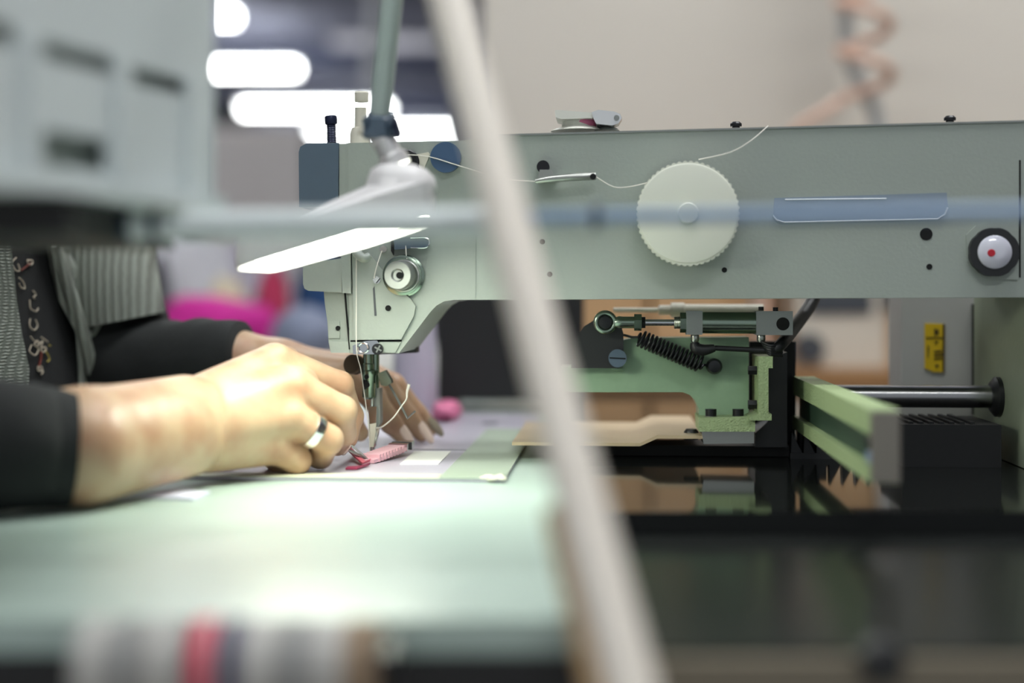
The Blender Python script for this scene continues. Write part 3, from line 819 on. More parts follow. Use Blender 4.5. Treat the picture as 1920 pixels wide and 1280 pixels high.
# small white paper on the steel plate
q = T(330, 930, 0.0)
pp = thing('paper_scrap', 'small lilac white paper scrap on the steel table under the wrist', 'paper', MO, YAW)
obj('sheet', slab([(q.x - 0.016, q.y - 0.012), (q.x + 0.014, q.y - 0.016), (q.x + 0.016, q.y + 0.010), (q.x - 0.012, q.y + 0.014)], 0.0002, 0.0016), mat('paper_lilac', (220, 220, 240), 0.6), pp)

# folded pink ribbon under the needle
rb = thing('pink_ribbon', 'pink striped ribbon with a clear clasp being sewn under the needle', 'ribbon', MO, YAW)
k0 = T(690, 868)
k1 = W(746, 839, 0.955) - MO
k1 = Vector((k1.x * _ca + k1.y * _sa, -k1.x * _sa + k1.y * _ca, k1.z))
zrise = k1.z - pz_ - 0.003
dirv = (k1 - k0); dirv.z = 0
ln_ = dirv.length; dirv.normalize()
nrm = Vector((-dirv.y, dirv.x, 0))
zr = pz_ + 0.0003


def strip(t0, t1, w0, w1, z0, z1, z2=None):
    z2 = (z0 if z2 is None else z2) + zrise * max(t1, 0)
    z0 = z0 + zrise * max(t0, 0)
    a, b = k0 + dirv * (ln_ * t0), k0 + dirv * (ln_ * t1)
    bm = BM()
    loft(bm, [[(a.x + nrm.x * s, a.y + nrm.y * s, z0 + h) for s, h in ((-w0, 0), (w0, 0), (w0, z1), (-w0, z1))],
              [(b.x + nrm.x * s, b.y + nrm.y * s, z2 + h) for s, h in ((-w1, 0), (w1, 0), (w1, z1), (-w1, z1))]])
    return bm


obj('band', strip(-0.05, 1.0, 0.0055, 0.0065, zr, 0.0022, zr + 0.001), M['pink'], rb, 0.0004)
for k in range(9):
    t = 0.10 + k * 0.1
    obj('rib', strip(t, t + 0.05, 0.0062, 0.0062, zr, 0.0046, zr + 0.0003), M['pink'], rb, 0.0004)
    obj('rib_gap', strip(t + 0.051, t + 0.099, 0.0040, 0.0040, zr, 0.0030, zr + 0.0003), M['maroon'], rb)
cl_ = obj('clasp', strip(1.0, 1.35, 0.0070, 0.005, zr + 0.0005, 0.0048), M['silver'], rb, 0.0014, 3)
obj('clasp_band', strip(1.14, 1.17, 0.0076, 0.0066, zr + 0.0005, 0.0051), M['black'], rb, 0.0005)
tail = [T(648, 855), T(668, 866), T(682, 874), T(700, 866)]
bm = BM()
rings = []
for i, (p, z, wd_) in enumerate(zip(tail, (0.0065, 0.0030, 0.0014, 0.0012), (0.006, 0.006, 0.005, 0.004))):
    rings.append([(p.x, p.y - wd_, z + zr), (p.x, p.y + wd_, z + zr), (p.x, p.y + wd_, z + zr + 0.0012), (p.x, p.y - wd_, z + zr + 0.0012)])
loft(bm, rings)
obj('ribbon_tail', bm, mat('rose_ribbon', (206, 96, 112), 0.6), rb, 0.0003)
bm = BM()
rings = []
for i, (p, z, wd_) in enumerate(zip([T(650, 880), T(672, 880), T(692, 874)], (0.0004, 0.0006, 0.0008), (0.004, 0.005, 0.004))):
    rings.append([(p.x, p.y - wd_, z + pz_), (p.x, p.y + wd_, z + pz_), (p.x, p.y + wd_, z + pz_ + 0.0012), (p.x, p.y - wd_, z + pz_ + 0.0012)])
loft(bm, rings)
obj('ribbon_end', bm, M['maroon'], rb)

# tweezers held by the near hand
tw = thing('tweezers', 'steel tweezers held by the near hand, pointing at the ribbon', 'tweezers')
tip = W(692, 862, 0.918)
for s in (-1, 1):
    b0 = W(628, 825 + s * 6, 0.915 + s * 0.004)
    mid = W(662, 842 + s * 5, 0.916 + s * 0.003)
    d, u, v = frame_of(tip - b0)
    rings = []
    for p, wdt in ((b0, 0.0032), (mid, 0.0026), (tip + Vector((0, s * 0.0004, 0)), 0.0004)):
        rings.append([p + u * wdt + v * 0.0005, p - u * wdt + v * 0.0005, p - u * wdt - v * 0.0005, p + u * wdt - v * 0.0005])
    obj('tweezer_arm', loft(BM(), rings), M['steel'], tw)

# threads
tt = thing('needle_thread', 'white thread running from the dial guides down to the needle', 'thread', MO, YAW)
segs = [[(1440, 236, -0.05), (1410, 262, -0.06), (1370, 285, -0.06), (1310, 299, -0.055)], [(1215, 342, -0.055), (1180, 350, -0.055), (1150, 350, -0.055), (1117, 331, -0.056)], [(1004, 340, -0.055), (940, 334, -0.053), (865, 312, -0.053), (806, 294, -0.0535), (765, 290, -0.053)],
        [(760, 445, -0.05), (762, 482, -0.052), (763, 484, -0.054)], [(716, 470, -0.05), (706, 500, -0.053), (701, 522, -0.053)], [(668, 470, -0.0515), (668, 560, -0.0515), (668.5, 655, -0.053), (676, 690, -0.03), (681, 724, -0.008), (690, 790, -0.006), (694, 850, -0.005)]]
for s in segs:
    obj('strand', tube(BM(), [L(*p) for p in s], 0.00032, 6, 4), M['thread'], tt)
lt = thing('loose_thread', 'loose white thread tail curling right of the presser foot', 'thread', MO, YAW)
obj('strand', tube(BM(), [L(705, 802, -0.006), L(718, 799, -0.012), L(738, 782, -0.016), L(752, 762, -0.016), L(762, 748, -0.012), L(763, 735, -0.01), L(767, 720, -0.01)], [0.0005] * 5 + [0.0008, 0.0012], 7, 5), M['thread'], lt)

# ============================================================ WORK LAMP
lp = thing('work_lamp', 'white hooded work lamp on a tube arm hanging before the machine head', 'lamp')
D0 = 0.797
P = lambda px, py, d=D0: W(px, py, d)
ctr = P(622, 466)
NL, FL, NR, FR = P(431, 506, 0.766), P(512, 512, 0.828), P(808, 391, 0.766), P(818, 428, 0.828)
half = 1.0


def rr_ring(c, hu, hv, up, n=48, e=9.0):
    out = []
    for i in range(n):
        a = 2 * PI * i / n
        ca, sa = math.cos(a), math.sin(a)
        x = math.copysign(abs(ca) ** (2 / e), ca)
        y = math.copysign(abs(sa) ** (2 / e), sa)
        s_, t_ = 0.5 + 0.5 * x * hu, 0.5 + 0.5 * y * hv
        out.append((NL * (1 - s_) + NR * s_) * (1 - t_) + (FL * (1 - s_) + FR * s_) * t_ + Vector((0, 0, up)))
    return out


def circ(c, r, n=48, tilt=0.0):
    return [c + Vector((r * math.cos(2 * PI * i / n), r * math.sin(2 * PI * i / n), 0)) for i in range(n)]


cm = None
outer = [rr_ring(cm, half, 1.0, 0), rr_ring(cm, half * 1.01, 1.02, 0.006), rr_ring(cm, half * 1.005, 1.0, 0.016),
         circ(P(752, 352), 0.0200), circ(P(752, 332), 0.0185), circ(P(748, 318), 0.0155), circ(P(745, 309), 0.010)]
inner = [circ(P(745, 314), 0.008), circ(P(752, 345), 0.017), rr_ring(cm, half * 0.97, 0.95, 0.014), rr_ring(cm, half * 0.975, 0.96, 0.0)]
obj('shade', loft(BM(), outer + inner + [outer[0]], caps=False), M['lamp_white'], lp, smooth=50)
bm = BM()
loft(bm, [rr_ring(cm, half * 0.95, 0.92, 0.0045), rr_ring(cm, half * 0.95, 0.92, 0.0060)])
obj('light_panel', bm, M['lamp_on'], lp)
M['neck'] = mat('neck_alloy', (226, 224, 224), 0.3, 0.5)
obj('neck', lathe(BM(), P(744, 312), P(712, 248) - P(744, 312), [(0.0085, 0), (0.0085, 0.006), (0.0065, 0.008), (0.0065, 0.016), (0.0075, 0.017), (0.0075, 0.023)], 28), M['neck'], lp)
jn = obj('joint', cyl(BM(), P(690, 232), P(736, 240), 0.0085, n=28), M['bar_collar'], lp, 0.0012)
obj('joint_collar', lathe(BM(), P(708, 262), P(712, 215) - P(708, 262), [(0.007, 0), (0.0095, 0.002), (0.0095, 0.011), (0.007, 0.0135)], 24), M['slate'], lp)
obj('joint_knob', lathe(BM(), P(736, 240), P(745, 237) - P(736, 240), [(0.004, -0.003), (0.006, 0.001), (0.006, 0.003), (0.0045, 0.004)], 20), M['navy'], jn)
obj('joint_lug', lathe(BM(), P(686, 256), P(690, 240) - P(686, 256), [(0.004, 0), (0.0055, 0.001), (0.0055, 0.006)], 20), M['cream'], lp)
obj('arm_tube', cyl(BM(), P(710, 232), P(786, -500, 0.74), 0.0062, n=28), M['lamp_tube'], lp)

# ============================================================ FOREGROUND FRAME
sr = thing('slanted_rod', 'pale slanted rod crossing in front of the machine arm', 'rod')
A0, A1 = W(828, -60, 0.565), W(1194, 1330, 0.425)
A0, A1 = A0 + (A0 - A1) * 0.5, A1 + (A1 - A0) * 0.25
obj('shaft', cyl(BM(), A0, A1, 0.0083, n=32), M['rod'], sr)
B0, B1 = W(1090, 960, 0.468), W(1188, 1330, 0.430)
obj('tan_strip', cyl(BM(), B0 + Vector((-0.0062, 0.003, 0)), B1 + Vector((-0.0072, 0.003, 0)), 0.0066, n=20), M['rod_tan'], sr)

rk = thing('shelf_rack', 'pale blue metal bar with collars and dark shelf board holding the crate', 'shelf rack')
DB = 0.575
obj('sleeve_bar', cyl(BM(), W(215, 424, DB), W(985, 414, DB), 0.0060, n=32), M['crate'], rk)
obj('thin_bar', cyl(BM(), W(980, 408, DB - 0.004), W(2700, 388, DB - 0.05), 0.0026, n=28), M['bar'], rk)
for px, w_ in ((238, 9), (292, 8), (985, 9)):
    obj('collar', cyl(BM(), W(px - w_, 423 if px < 600 else 414, DB), W(px + w_, 422.5 if px < 600 else 413.5, DB), 0.0068, n=28), M['bar_collar'], rk, 0.001)
obj('collar', cyl(BM(), W(1108, 405, DB - 0.006), W(1124, 405, DB - 0.006), 0.0056, n=28), M['bar_collar'], rk, 0.001)

sb = [W(-160, 402, 0.50), W(300, 416, 0.60)]
bm = BM(); box(bm, -0.40, W(262, 400, 0.60).x, 0.505, 0.66, CZ + 0.0225, CZ + 0.0358)
obj('shelf_board', bm, M['apron_dark'], rk, 0.001)

# crate with recessed slots, wall toward the lens
cr = thing('plastic_crate', 'pale grey plastic crate with slots on the dark shelf board', 'crate')
ang = R(19.4)
cfar = W(402, 400, 0.60)
zb_ = CZ + 0.0370
ex = Vector((-math.sin(ang), -math.cos(ang), 0))     # along the wall, toward the lens
ey = Vector((-math.cos(ang), math.sin(ang), 0))      # into the crate
o_ = Vector((cfar.x, cfar.y, zb_))
Hc, Lc, Wc = 0.19, 0.24, 0.20


def cbox(s0, s1, t0, t1, z0, z1, bm=None):
    bm = bm or BM()
    v = []
    for z in (z0, z1):
        for s, t in ((s0, t0), (s1, t0), (s1, t1), (s0, t1)):
            v.append(bm.verts.new(o_ + ex * s + ey * t + Vector((0, 0, z))))
    for f in ((0, 1, 5, 4), (1, 2, 6, 5), (2, 3, 7, 6), (3, 0, 4, 7), (4, 5, 6, 7), (3, 2, 1, 0)):
        bm.faces.new([v[i] for i in f])
    return bm


# wall facing right: rails, ribs, so that real slots stay open to a recessed inner skin
def wall_px(px, py):
    """(s, z) on the crate's right wall for a pixel"""
    r = Vector(((px - 960) / F, 1, -(py - HY) / F))
    c = Vector((0, 0, CZ))
    nn = ey
    t = (o_ - c).dot(nn) / r.dot(nn)
    p = c + r * t - o_
    return p.dot(ex), p.z


slots = [((70, 75), (215, 92), (212, 135), (66, 100)), ((250, 128), (352, 150), (350, 178), (248, 150)), ((62, 242), (205, 262), (200, 318), (62, 312)), ((-60, 30), (32, 52), (30, 85), (-60, 60))]
sbm = BM()
rects = []
for q in slots:
    sz = [wall_px(*p) for p in q]
    s_lo, s_hi = min(s for s, z in sz), max(s for s, z in sz)
    z_lo, z_hi = sorted(z for s, z in sz)[1] - 0.001, sorted(z for s, z in sz)[2] + 0.001
    rects.append((s_lo, s_hi, min(z_lo, z_hi), max(z_lo, z_hi)))
# build the wall as a grid with the slot cells left open
ss = sorted({0.0, Lc} | {v for r in rects for v in (r[0], r[1]) if 0 < v < Lc})
zz = sorted({0.0, Hc} | {v for r in rects for v in (r[2], r[3]) if 0 < v < Hc})
wbm = BM()
for i in range(len(ss) - 1):
    for j in range(len(zz) - 1):
        sm, zm = (ss[i] + ss[i + 1]) / 2, (zz[j] + zz[j + 1]) / 2
        if any(r[0] < sm < r[1] and r[2] < zm < r[3] for r in rects):
            continue
        cbox(ss[i], ss[i + 1], 0, 0.003, zz[j], zz[j + 1], wbm)
bmesh.ops.remove_doubles(wbm, verts=wbm.verts, dist=1e-5)
obj('slotted_wall', wbm, M['crate'], cr)
obj('inner_skin', cbox(0.003, Lc - 0.003, 0.012, 0.014, 0.003, Hc), mat('crate_inner', (182, 194, 186), 0.6), cr)
obj('end_wall', cbox(0, 0.003, 0.003, Wc, 0, Hc), M['crate'], cr)
obj('end_wall', cbox(Lc - 0.003, Lc, 0.003, Wc, 0, Hc), M['crate'], cr)
obj('side_wall', cbox(0, Lc, Wc, Wc + 0.003, 0, Hc), M['crate'], cr)
obj('crate_floor', cbox(0.003, Lc - 0.003, 0.003, Wc, 0.0, 0.003), M['crate'], cr)
obj('rim', cbox(-0.003, Lc + 0.003, -0.004, 0.002, 0.0, 0.006), M['crate'], cr, 0.001)
for s in (0.02, 0.068, 0.12, 0.17):
    obj('rib', cbox(s - 0.0035, s + 0.0035, -0.003, 0.0, 0.006, 0.052), M['crate'], cr, 0.0008)
    
# bobbins on a rod in front of the apron
br = thing('bobbin_rod', 'dark rod fixed in front of the table edge carrying bobbins', 'rod')
by, bz = 0.452, W(0, 1243, 0.452).z
obj('spindle', cyl(BM(), (W(150, 0, by).x, by, bz), (W(735, 0, by).x, by, bz), 0.003, n=16), M['black_metal'], br)
for px in (160, 728):
    x = W(px, 0, by).x
    obj('bracket', box(BM(), x - 0.002, x + 0.002, by - 0.004, fy - 0.004, bz - 0.004, bz + 0.004), M['black_metal'], br, 0.0005)
bcols = [('bob_pale', 'pale', 188), ('bob_grey', 'grey', 252), ('bob_pale', 'pale', 316), ('bob_pink', 'bright pink', 392), ('bob_navy', 'navy', 444), ('bob_pale', 'pale', 500), ('bob_grey', 'grey', 566), ('bob_pale', 'pale', 622), ('bob_tan', 'tan', 680)]
blab = ['pale bobbin at the left end of the bobbin rod', 'grey bobbin second from the left end of the bobbin rod', 'pale bobbin touching the pink bobbin',
        'bright pink bobbin on the rod below the table edge', 'navy bobbin beside the pink bobbin', 'pale bobbin touching the navy bobbin', 'grey bobbin between two pale bobbins right of the navy one',
        'pale bobbin next to the tan bobbin', 'tan bobbin at the right end of the bobbin rod']
for (mk, cn, px), lab in zip(bcols, blab):
    x = W(px, 0, by).x
    hw = 0.0046
    t = thing('bobbin', lab, 'bobbin', (x, by, bz), R(random.uniform(-3, 3)), 'bobbins on the front rod')
    obj('spool', lathe(BM(), (-hw, 0, 0), (1, 0, 0), [(0.0032, 0), (0.0145, 0), (0.0145, 0.0009), (0.0125, 0.0012), (0.0125, 2 * hw - 0.0012), (0.0145, 2 * hw - 0.0009), (0.0145, 2 * hw), (0.0032, 2 * hw)], 32), M['bob_pale'] if mk != 'bob_tan' else M[mk], t)
    obj('thread_winding', lathe(BM(), (-hw + 0.0013, 0, 0), (1, 0, 0), [(0.0126, 0), (0.0141, 0.0004), (0.0141, 2 * hw - 0.003), (0.0126, 2 * hw - 0.0026)], 32), M[mk], t)


# ============================================================ PERSON
def sdf_mesh(groups, res, kb=0.002, pad=0.02):
    """groups: lists of capsules (a, b, ra, rb); smooth within a group (k), creased between groups (kb)"""
    allc = [c for g, k in groups for c in g]
    P_ = np.array([[*c[0]] for c in allc] + [[*c[1]] for c in allc])
    rm = max(max(c[2], c[3]) for c in allc)
    lo, hi = P_.min(0) - rm - pad * 0.3, P_.max(0) + rm + pad * 0.3
    n = np.ceil((hi - lo) / res).astype(int) + 1
    X, Y, Z = np.meshgrid(*[lo[i] + np.arange(n[i]) * res for i in range(3)], indexing='ij')
    X, Y, Z = X.astype(np.float32), Y.astype(np.float32), Z.astype(np.float32)

    def smin(a, b, k):
        h = np.clip(0.5 + 0.5 * (b - a) / k, 0, 1)
        return b * (1 - h) + a * h - k * h * (1 - h)
    tot = None
    for g, k in groups:
        gd = None
        for a, b, ra, rb_ in g:
            ab = np.array(b) - np.array(a)
            L2 = float(ab @ ab) + 1e-12
            t = np.clip(((X - a[0]) * ab[0] + (Y - a[1]) * ab[1] + (Z - a[2]) * ab[2]) / L2, 0, 1)
            dd = np.sqrt((X - a[0] - t * ab[0]) ** 2 + (Y - a[1] - t * ab[1]) ** 2 + (Z - a[2] - t * ab[2]) ** 2) - (ra + t * (rb_ - ra))
            gd = dd if gd is None else smin(gd, dd, k)
        tot = gd if tot is None else smin(tot, gd, kb)
    V = tot
    ins = V < 0
    nx, ny, nz = V.shape
    acc = np.zeros((nx - 1, ny - 1, nz - 1, 3), np.float32)
    cnt = np.zeros((nx - 1, ny - 1, nz - 1), np.float32)
    cor = [(i, j, k) for i in (0, 1) for j in (0, 1) for k in (0, 1)]
    sl_ = lambda A, c: A[c[0]:c[0] + nx - 1, c[1]:c[1] + ny - 1, c[2]:c[2] + nz - 1]
    for c in cor:
        for ax_ in range(3):
            if c[ax_] == 0:
                d_ = list(c); d_[ax_] = 1
                va, vb = sl_(V, c), sl_(V, d_)
                cr_ = (va < 0) != (vb < 0)
                t = np.where(cr_, va / np.where(cr_, va - vb, 1), 0)
                for q_ in range(3):
                    acc[..., q_] += np.where(cr_, c[q_] + (t if q_ == ax_ else 0), 0)
                cnt += cr_
    act = cnt > 0
    idx = -np.ones(act.shape, np.int64)
    idx[act] = np.arange(act.sum())
    ijk = np.argwhere(act)
    pts = lo + (ijk + acc[act] / cnt[act][:, None]) * res
    quads = []
    for ax_ in range(3):
        o1, o2_ = [(1, 2), (2, 0), (0, 1)][ax_]
        s0_ = [slice(1, -1)] * 3; s1_ = [slice(1, -1)] * 3
        s0_[ax_] = slice(0, -1); s1_[ax_] = slice(1, None)
        a_in, b_in = ins[tuple(s0_)], ins[tuple(s1_)]
        ch = np.argwhere(a_in != b_in)
        base = ch.copy()
        for q_ in range(3):
            if q_ != ax_: base[:, q_] += 1
        flip = a_in[tuple(ch.T)]

        def cell(du, dv):
            e = base.copy(); e[:, o1] += du; e[:, o2_] += dv
            return idx[tuple(e.T)]
        qd = np.stack([cell(-1, -1), cell(0, -1), cell(0, 0), cell(-1, 0)], 1)
        qd[~flip] = qd[~flip][:, ::-1]
        quads.append(qd)
    return pts, np.concatenate(quads)


def cap(p, q, r0, r1):
    return (tuple(p), tuple(q), r0, r1)


def finger(js, rs):
    return [cap(js[i], js[i + 1], rs[i], rs[i + 1]) for i in range(len(js) - 1)]


mm = 0.001
# ---- near (right) hand
el = W(-480, 850, 0.70)
w0 = W(155, 838, 0.735)
wr = W(345, 800, 0.800)
fore = [cap(el, w0, 0.032, 0.026), cap(el + Vector((0, 0.006, 0.006)), w0 + Vector((0, 0.006, 0.009)), 0.028, 0.020),
        cap(w0, wr, 0.026, 0.0205), cap(w0 + Vector((0, 0.006, 0.010)), W(345, 762, 0.81), 0.020, 0.018), cap(w0 + Vector((0, 0.0, -0.008)), W(350, 838, 0.803), 0.022, 0.017)]
mI, mM, mR, mP = W(515, 680, 0.876), W(543, 724, 0.858), W(538, 780, 0.850), W(508, 833, 0.850)
bI, bM, bR, bP = W(372, 752, 0.826), W(368, 780, 0.818), W(366, 808, 0.815), W(372, 838, 0.820)
palm = [cap(bI, mI, 0.0150, 0.0122), cap(bM, mM, 0.0145, 0.0126), cap(bR, mR, 0.0145, 0.0120), cap(bP, mP, 0.0145, 0.0114)]
ins_ = Vector((0.004, 0.016, -0.001))
palm += [cap(bI + ins_, mI + ins_ * 0.9, 0.014, 0.011), cap(bM + ins_, mM + ins_, 0.014, 0.012), cap(bP + ins_ * 0.6, mP + ins_ * 0.7, 0.0135, 0.011)]
palm += fore
thb = [cap(W(395, 770, 0.86), W(500, 775, 0.905), 0.0145, 0.0125), cap(W(500, 775, 0.905), W(585, 800, 0.918), 0.0115, 0.0100), cap(W(585, 800, 0.918), W(640, 824, 0.925), 0.0095, 0.0072)]
fI = finger([mI, W(636, 722, 0.898), W(658, 780, 0.916), W(653, 822, 0.914)], [0.0118, 0.0088, 0.0078, 0.0062])
fM = finger([mM, W(641, 770, 0.876), W(643, 812, 0.890), W(632, 836, 0.902)], [0.0116, 0.0092, 0.0080, 0.0064])
fR = finger([mR, W(615, 824, 0.864), W(600, 854, 0.880), W(570, 850, 0.893)], [0.0112, 0.0090, 0.0078, 0.0066])
fP = finger([mP, W(556, 862, 0.862), W(532, 872, 0.876), W(512, 862, 0.886)], [0.0108, 0.0086, 0.0074, 0.0062])
near = sdf_mesh([(palm, 0.007), (thb, 0.004), (fI, 0.003), (fM, 0.003), (fR, 0.003), (fP, 0.003)], 0.0011, 0.0018)
# ---- far (left) hand
wl0 = W(430, 672, 1.050)
el2 = W(190, 640, 1.130)
nI, nM, nR, nP = W(640, 700, 1.020), W(652, 690, 1.038), W(664, 688, 1.057), W(676, 696, 1.075)
cI, cM_, cR, cP = W(520, 688, 1.030), W(525, 682, 1.045), W(532, 682, 1.060), W(540, 690, 1.075)
palm2 = [cap(el2, wl0, 0.022, 0.019), cap(wl0, W(520, 684, 1.047), 0.0195, 0.019), cap(wl0 + Vector((0, 0.008, 0)), W(525, 686, 1.065), 0.018, 0.018),
         cap(cI, nI, 0.014, 0.0108), cap(cM_, nM, 0.014, 0.0112), cap(cR, nR, 0.0135, 0.0106), cap(cP, nP, 0.013, 0.010)]
dn = Vector((0, 0, -0.012))
palm2 += [cap(cI + dn, nI + dn * 0.5, 0.013, 0.010), cap(cR + dn, nR + dn * 0.5, 0.013, 0.010)]
gI = finger([nI, W(700, 745, 1.020), W(733, 792, 1.025), W(752, 815, 1.027)], [0.0106, 0.0088, 0.0078, 0.0060])
gM = finger([nM, W(720, 722, 1.035), W(766, 783, 1.040), W(790, 813, 1.042)], [0.0108, 0.0088, 0.0078, 0.0060])
gR = finger([nR, W(738, 722, 1.053), W(782, 776, 1.059), W(808, 803, 1.063)], [0.0104, 0.0084, 0.0074, 0.0058])
gP = finger([nP, W(742, 728, 1.071), W(775, 775, 1.079), W(792, 796, 1.083)], [0.0096, 0.0074, 0.0066, 0.0052])
gT = [cap(W(540, 705, 1.020), W(610, 745, 1.007), 0.0125, 0.0105), cap(W(610, 745, 1.007), W(655, 785, 1.007), 0.0098, 0.0085), cap(W(655, 785, 1.007), W(676, 812, 1.009), 0.008, 0.006)]
far = sdf_mesh([(palm2, 0.011), (gT, 0.004), (gI, 0.0035), (gM, 0.0035), (gR, 0.0035), (gP, 0.0035)], 0.0013, 0.0025)
# ---- trunk, neck, head and upper arms (under the clothes, above the frame)
tcx, tcy = -0.452, 1.09
sh_n, sh_f = Vector((tcx + 0.02, tcy - 0.17, CZ + 0.26)), Vector((tcx + 0.05, tcy + 0.17, CZ + 0.26))
hd = Vector((tcx + 0.10, tcy, CZ + 0.50))
core = [cap((tcx, tcy - 0.06, 0.52), (tcx, tcy - 0.08, CZ + 0.2), 0.08, 0.065), cap((tcx, tcy + 0.06, 0.52), (tcx, tcy + 0.08, CZ + 0.2), 0.08, 0.065),
        cap(sh_n, sh_f, 0.055, 0.055), cap((tcx + 0.01, tcy, CZ + 0.27), hd + Vector((-0.02, 0, -0.06)), 0.055, 0.05),
        cap(sh_n, el, 0.040, 0.034), cap(sh_f, el2, 0.040, 0.022)]
head = [cap(hd + Vector((-0.01, 0, 0.03)), hd + Vector((0.012, 0, -0.05)), 0.080, 0.058), cap(hd + Vector((0.07, 0, -0.005)), hd + Vector((0.085, 0, -0.03)), 0.010, 0.013),
        cap(hd + Vector((0.06, -0.015, -0.065)), hd + Vector((0.06, 0.015, -0.065)), 0.012, 0.012),
        cap(hd + Vector((0, -0.075, -0.02)), hd + Vector((-0.005, -0.078, 0.01)), 0.010, 0.012), cap(hd + Vector((0, 0.075, -0.02)), hd + Vector((-0.005, 0.078, 0.01)), 0.010, 0.012)]
trunk = sdf_mesh([(core, 0.03), (head, 0.012)], 0.008, 0.02)


def join_np(name, parts, m, parent):
    vs, fs, o = [], [], 0
    for v, f in parts:
        vs.append(v); fs.append(f + o); o += len(v)
    v, f = np.concatenate(vs), np.concatenate(fs)
    me = bpy.data.meshes.new(name)
    me.from_pydata(v.tolist(), [], f.tolist())
    me.shade_smooth()
    me.materials.append(m)
    ob = bpy.data.objects.new(name, me)
    md = ob.modifiers.new('smooth', 'SMOOTH'); md.factor = 0.5; md.iterations = 4
    return link(ob, parent)


pe = thing('person', 'person in grey knit cardigan and black sleeves guiding ribbon under the needle', 'person')
body = join_np('body', [near, far, trunk], M['skin'], pe)
hb_ = BM(); sph(hb_, hd + Vector((-0.02, 0, 0.035)), 0.088, (1.0, 0.98, 0.95), 16); sph(hb_, hd + Vector((-0.075, 0, -0.01)), 0.05, (1, 1.2, 1.4), 12)
obj('hair', hb_, M['hair'], pe)
for s in (-1, 1):
    bm = BM(); sph(bm, hd + Vector((0.062, s * 0.03, 0.0)), 0.011, (1, 1, 1), 10)
    obj('eye', bm, M['white'], pe)


def nail(a, b, wdt, ln, m, up, name='nail', lift=0.0052):
    d = (Vector(b) - Vector(a)).normalized()
    u = d.cross(up).normalized()
    n_ = u.cross(d).normalized()
    base = Vector(b) + n_ * lift - d * ln * 0.45
    rings = []
    for t, wf in ((0, 0.8), (0.3, 1.0), (0.7, 0.95), (0.9, 0.7), (1.0, 0.35)):
        c = base + d * (ln * t) - n_ * (0.0016 * t)
        ring = []
        for k in range(9):
            a_2 = PI * (k / 8.0)
            ring.append(c + u * (math.cos(a_2) * wdt * wf) + n_ * (math.sin(a_2) * 0.0022 * wf))
        for k in range(8, -1, -1):
            a_2 = PI * (k / 8.0)
            ring.append(c + u * (math.cos(a_2) * wdt * wf * 0.95) + n_ * (math.sin(a_2) * 0.0022 * wf - 0.0007))
        rings.append(ring)
    return obj(name, loft(BM(), rings), m, pe, smooth=60)


upv = Vector((0.25, -0.55, 0.8))
nail(W(733, 792, 1.025), W(752, 815, 1.027), 0.0046, 0.017, M['nail'], upv)
nail(W(766, 783, 1.040), W(790, 813, 1.042), 0.0046, 0.018, M['nail'], upv)
nail(W(782, 776, 1.059), W(808, 803, 1.063), 0.0046, 0.018, M['nail_glitter'], upv)['label'] = 'glittery grey nail'
nail(W(645, 812, 0.893), W(636, 836, 0.905), 0.0042, 0.010, M['nail'], Vector((0.8, -0.5, 0.2)))

# clothes
def tsleeve(name, pts, rs, m, n=28, fold=0.0015, sub=6, mods=True):
    bm = tube(BM(), pts, rs, n, sub)
    for v_ in bm.verts:
        nz_ = noise.noise(v_.co * 45) * fold * 2 + noise.noise(v_.co * 18) * fold * 2
        v_.co += Vector((0.2, -0.5, 0.8)) * nz_
    return obj(name, bm, m, pe, smooth=80)


tsleeve('near_sleeve', [sh_n, sh_n.lerp(el, 0.5), el, W(-230, 842, 0.706), W(0, 836, 0.716), W(85, 837, 0.727), W(134, 838, 0.7325)], [0.062, 0.055, 0.045, 0.038, 0.0335, 0.0312, 0.0300], M['sleeve'])
tsleeve('far_sleeve', [sh_f, sh_f.lerp(el2, 0.6), W(225, 655, 1.12), W(320, 686, 1.085), W(400, 673, 1.056), W(458, 669, 1.047)], [0.058, 0.052, 0.044, 0.034, 0.0305, 0.0275], M['sleeve'])
bm = BM()
sp0, sp1, sp2 = sh_f, W(205, 470, 1.10), W(240, 575, 1.09)
tube(bm, [sh_f + Vector((0, 0, 0.01)), W(190, 430, 1.12), W(205, 500, 1.10), W(226, 600, 1.10)], [0.066, 0.040, 0.036, 0.034], 32, 6)
obj('short_sleeve', bm, M['knit_fine'], pe, smooth=80)


# torso shells: angle 0 looks to +X, positive turns towards the camera
def torso_pt(phi, z, s=1.0):
    zr_ = z - CZ
    hx = 0.115 - 0.02 * max(0, zr_ / 0.3)
    hy = 0.185 - 0.02 * max(0, zr_ / 0.3) ** 2
    shx = 0.02 * max(0, -zr_ / 0.2)
    return Vector((tcx + shx + hx * s * math.cos(phi), tcy - hy * s * math.sin(phi), z))


zs_ = [CZ - 0.34, CZ - 0.22, CZ - 0.12, CZ - 0.06, CZ - 0.02, CZ + 0.03, CZ + 0.08, CZ + 0.15, CZ + 0.22]
bm = BM()
rings = [[torso_pt(2 * PI * i / 48, z, 1.02) for i in range(48)] for z in zs_]
rings += [[torso_pt(2 * PI * i / 48, CZ + 0.27, 0.8) for i in range(48)], [torso_pt(2 * PI * i / 48, CZ + 0.31, 0.42) for i in range(48)]]
loft(bm, rings)
obj('shirt', bm, M['shirt'], pe, smooth=80)


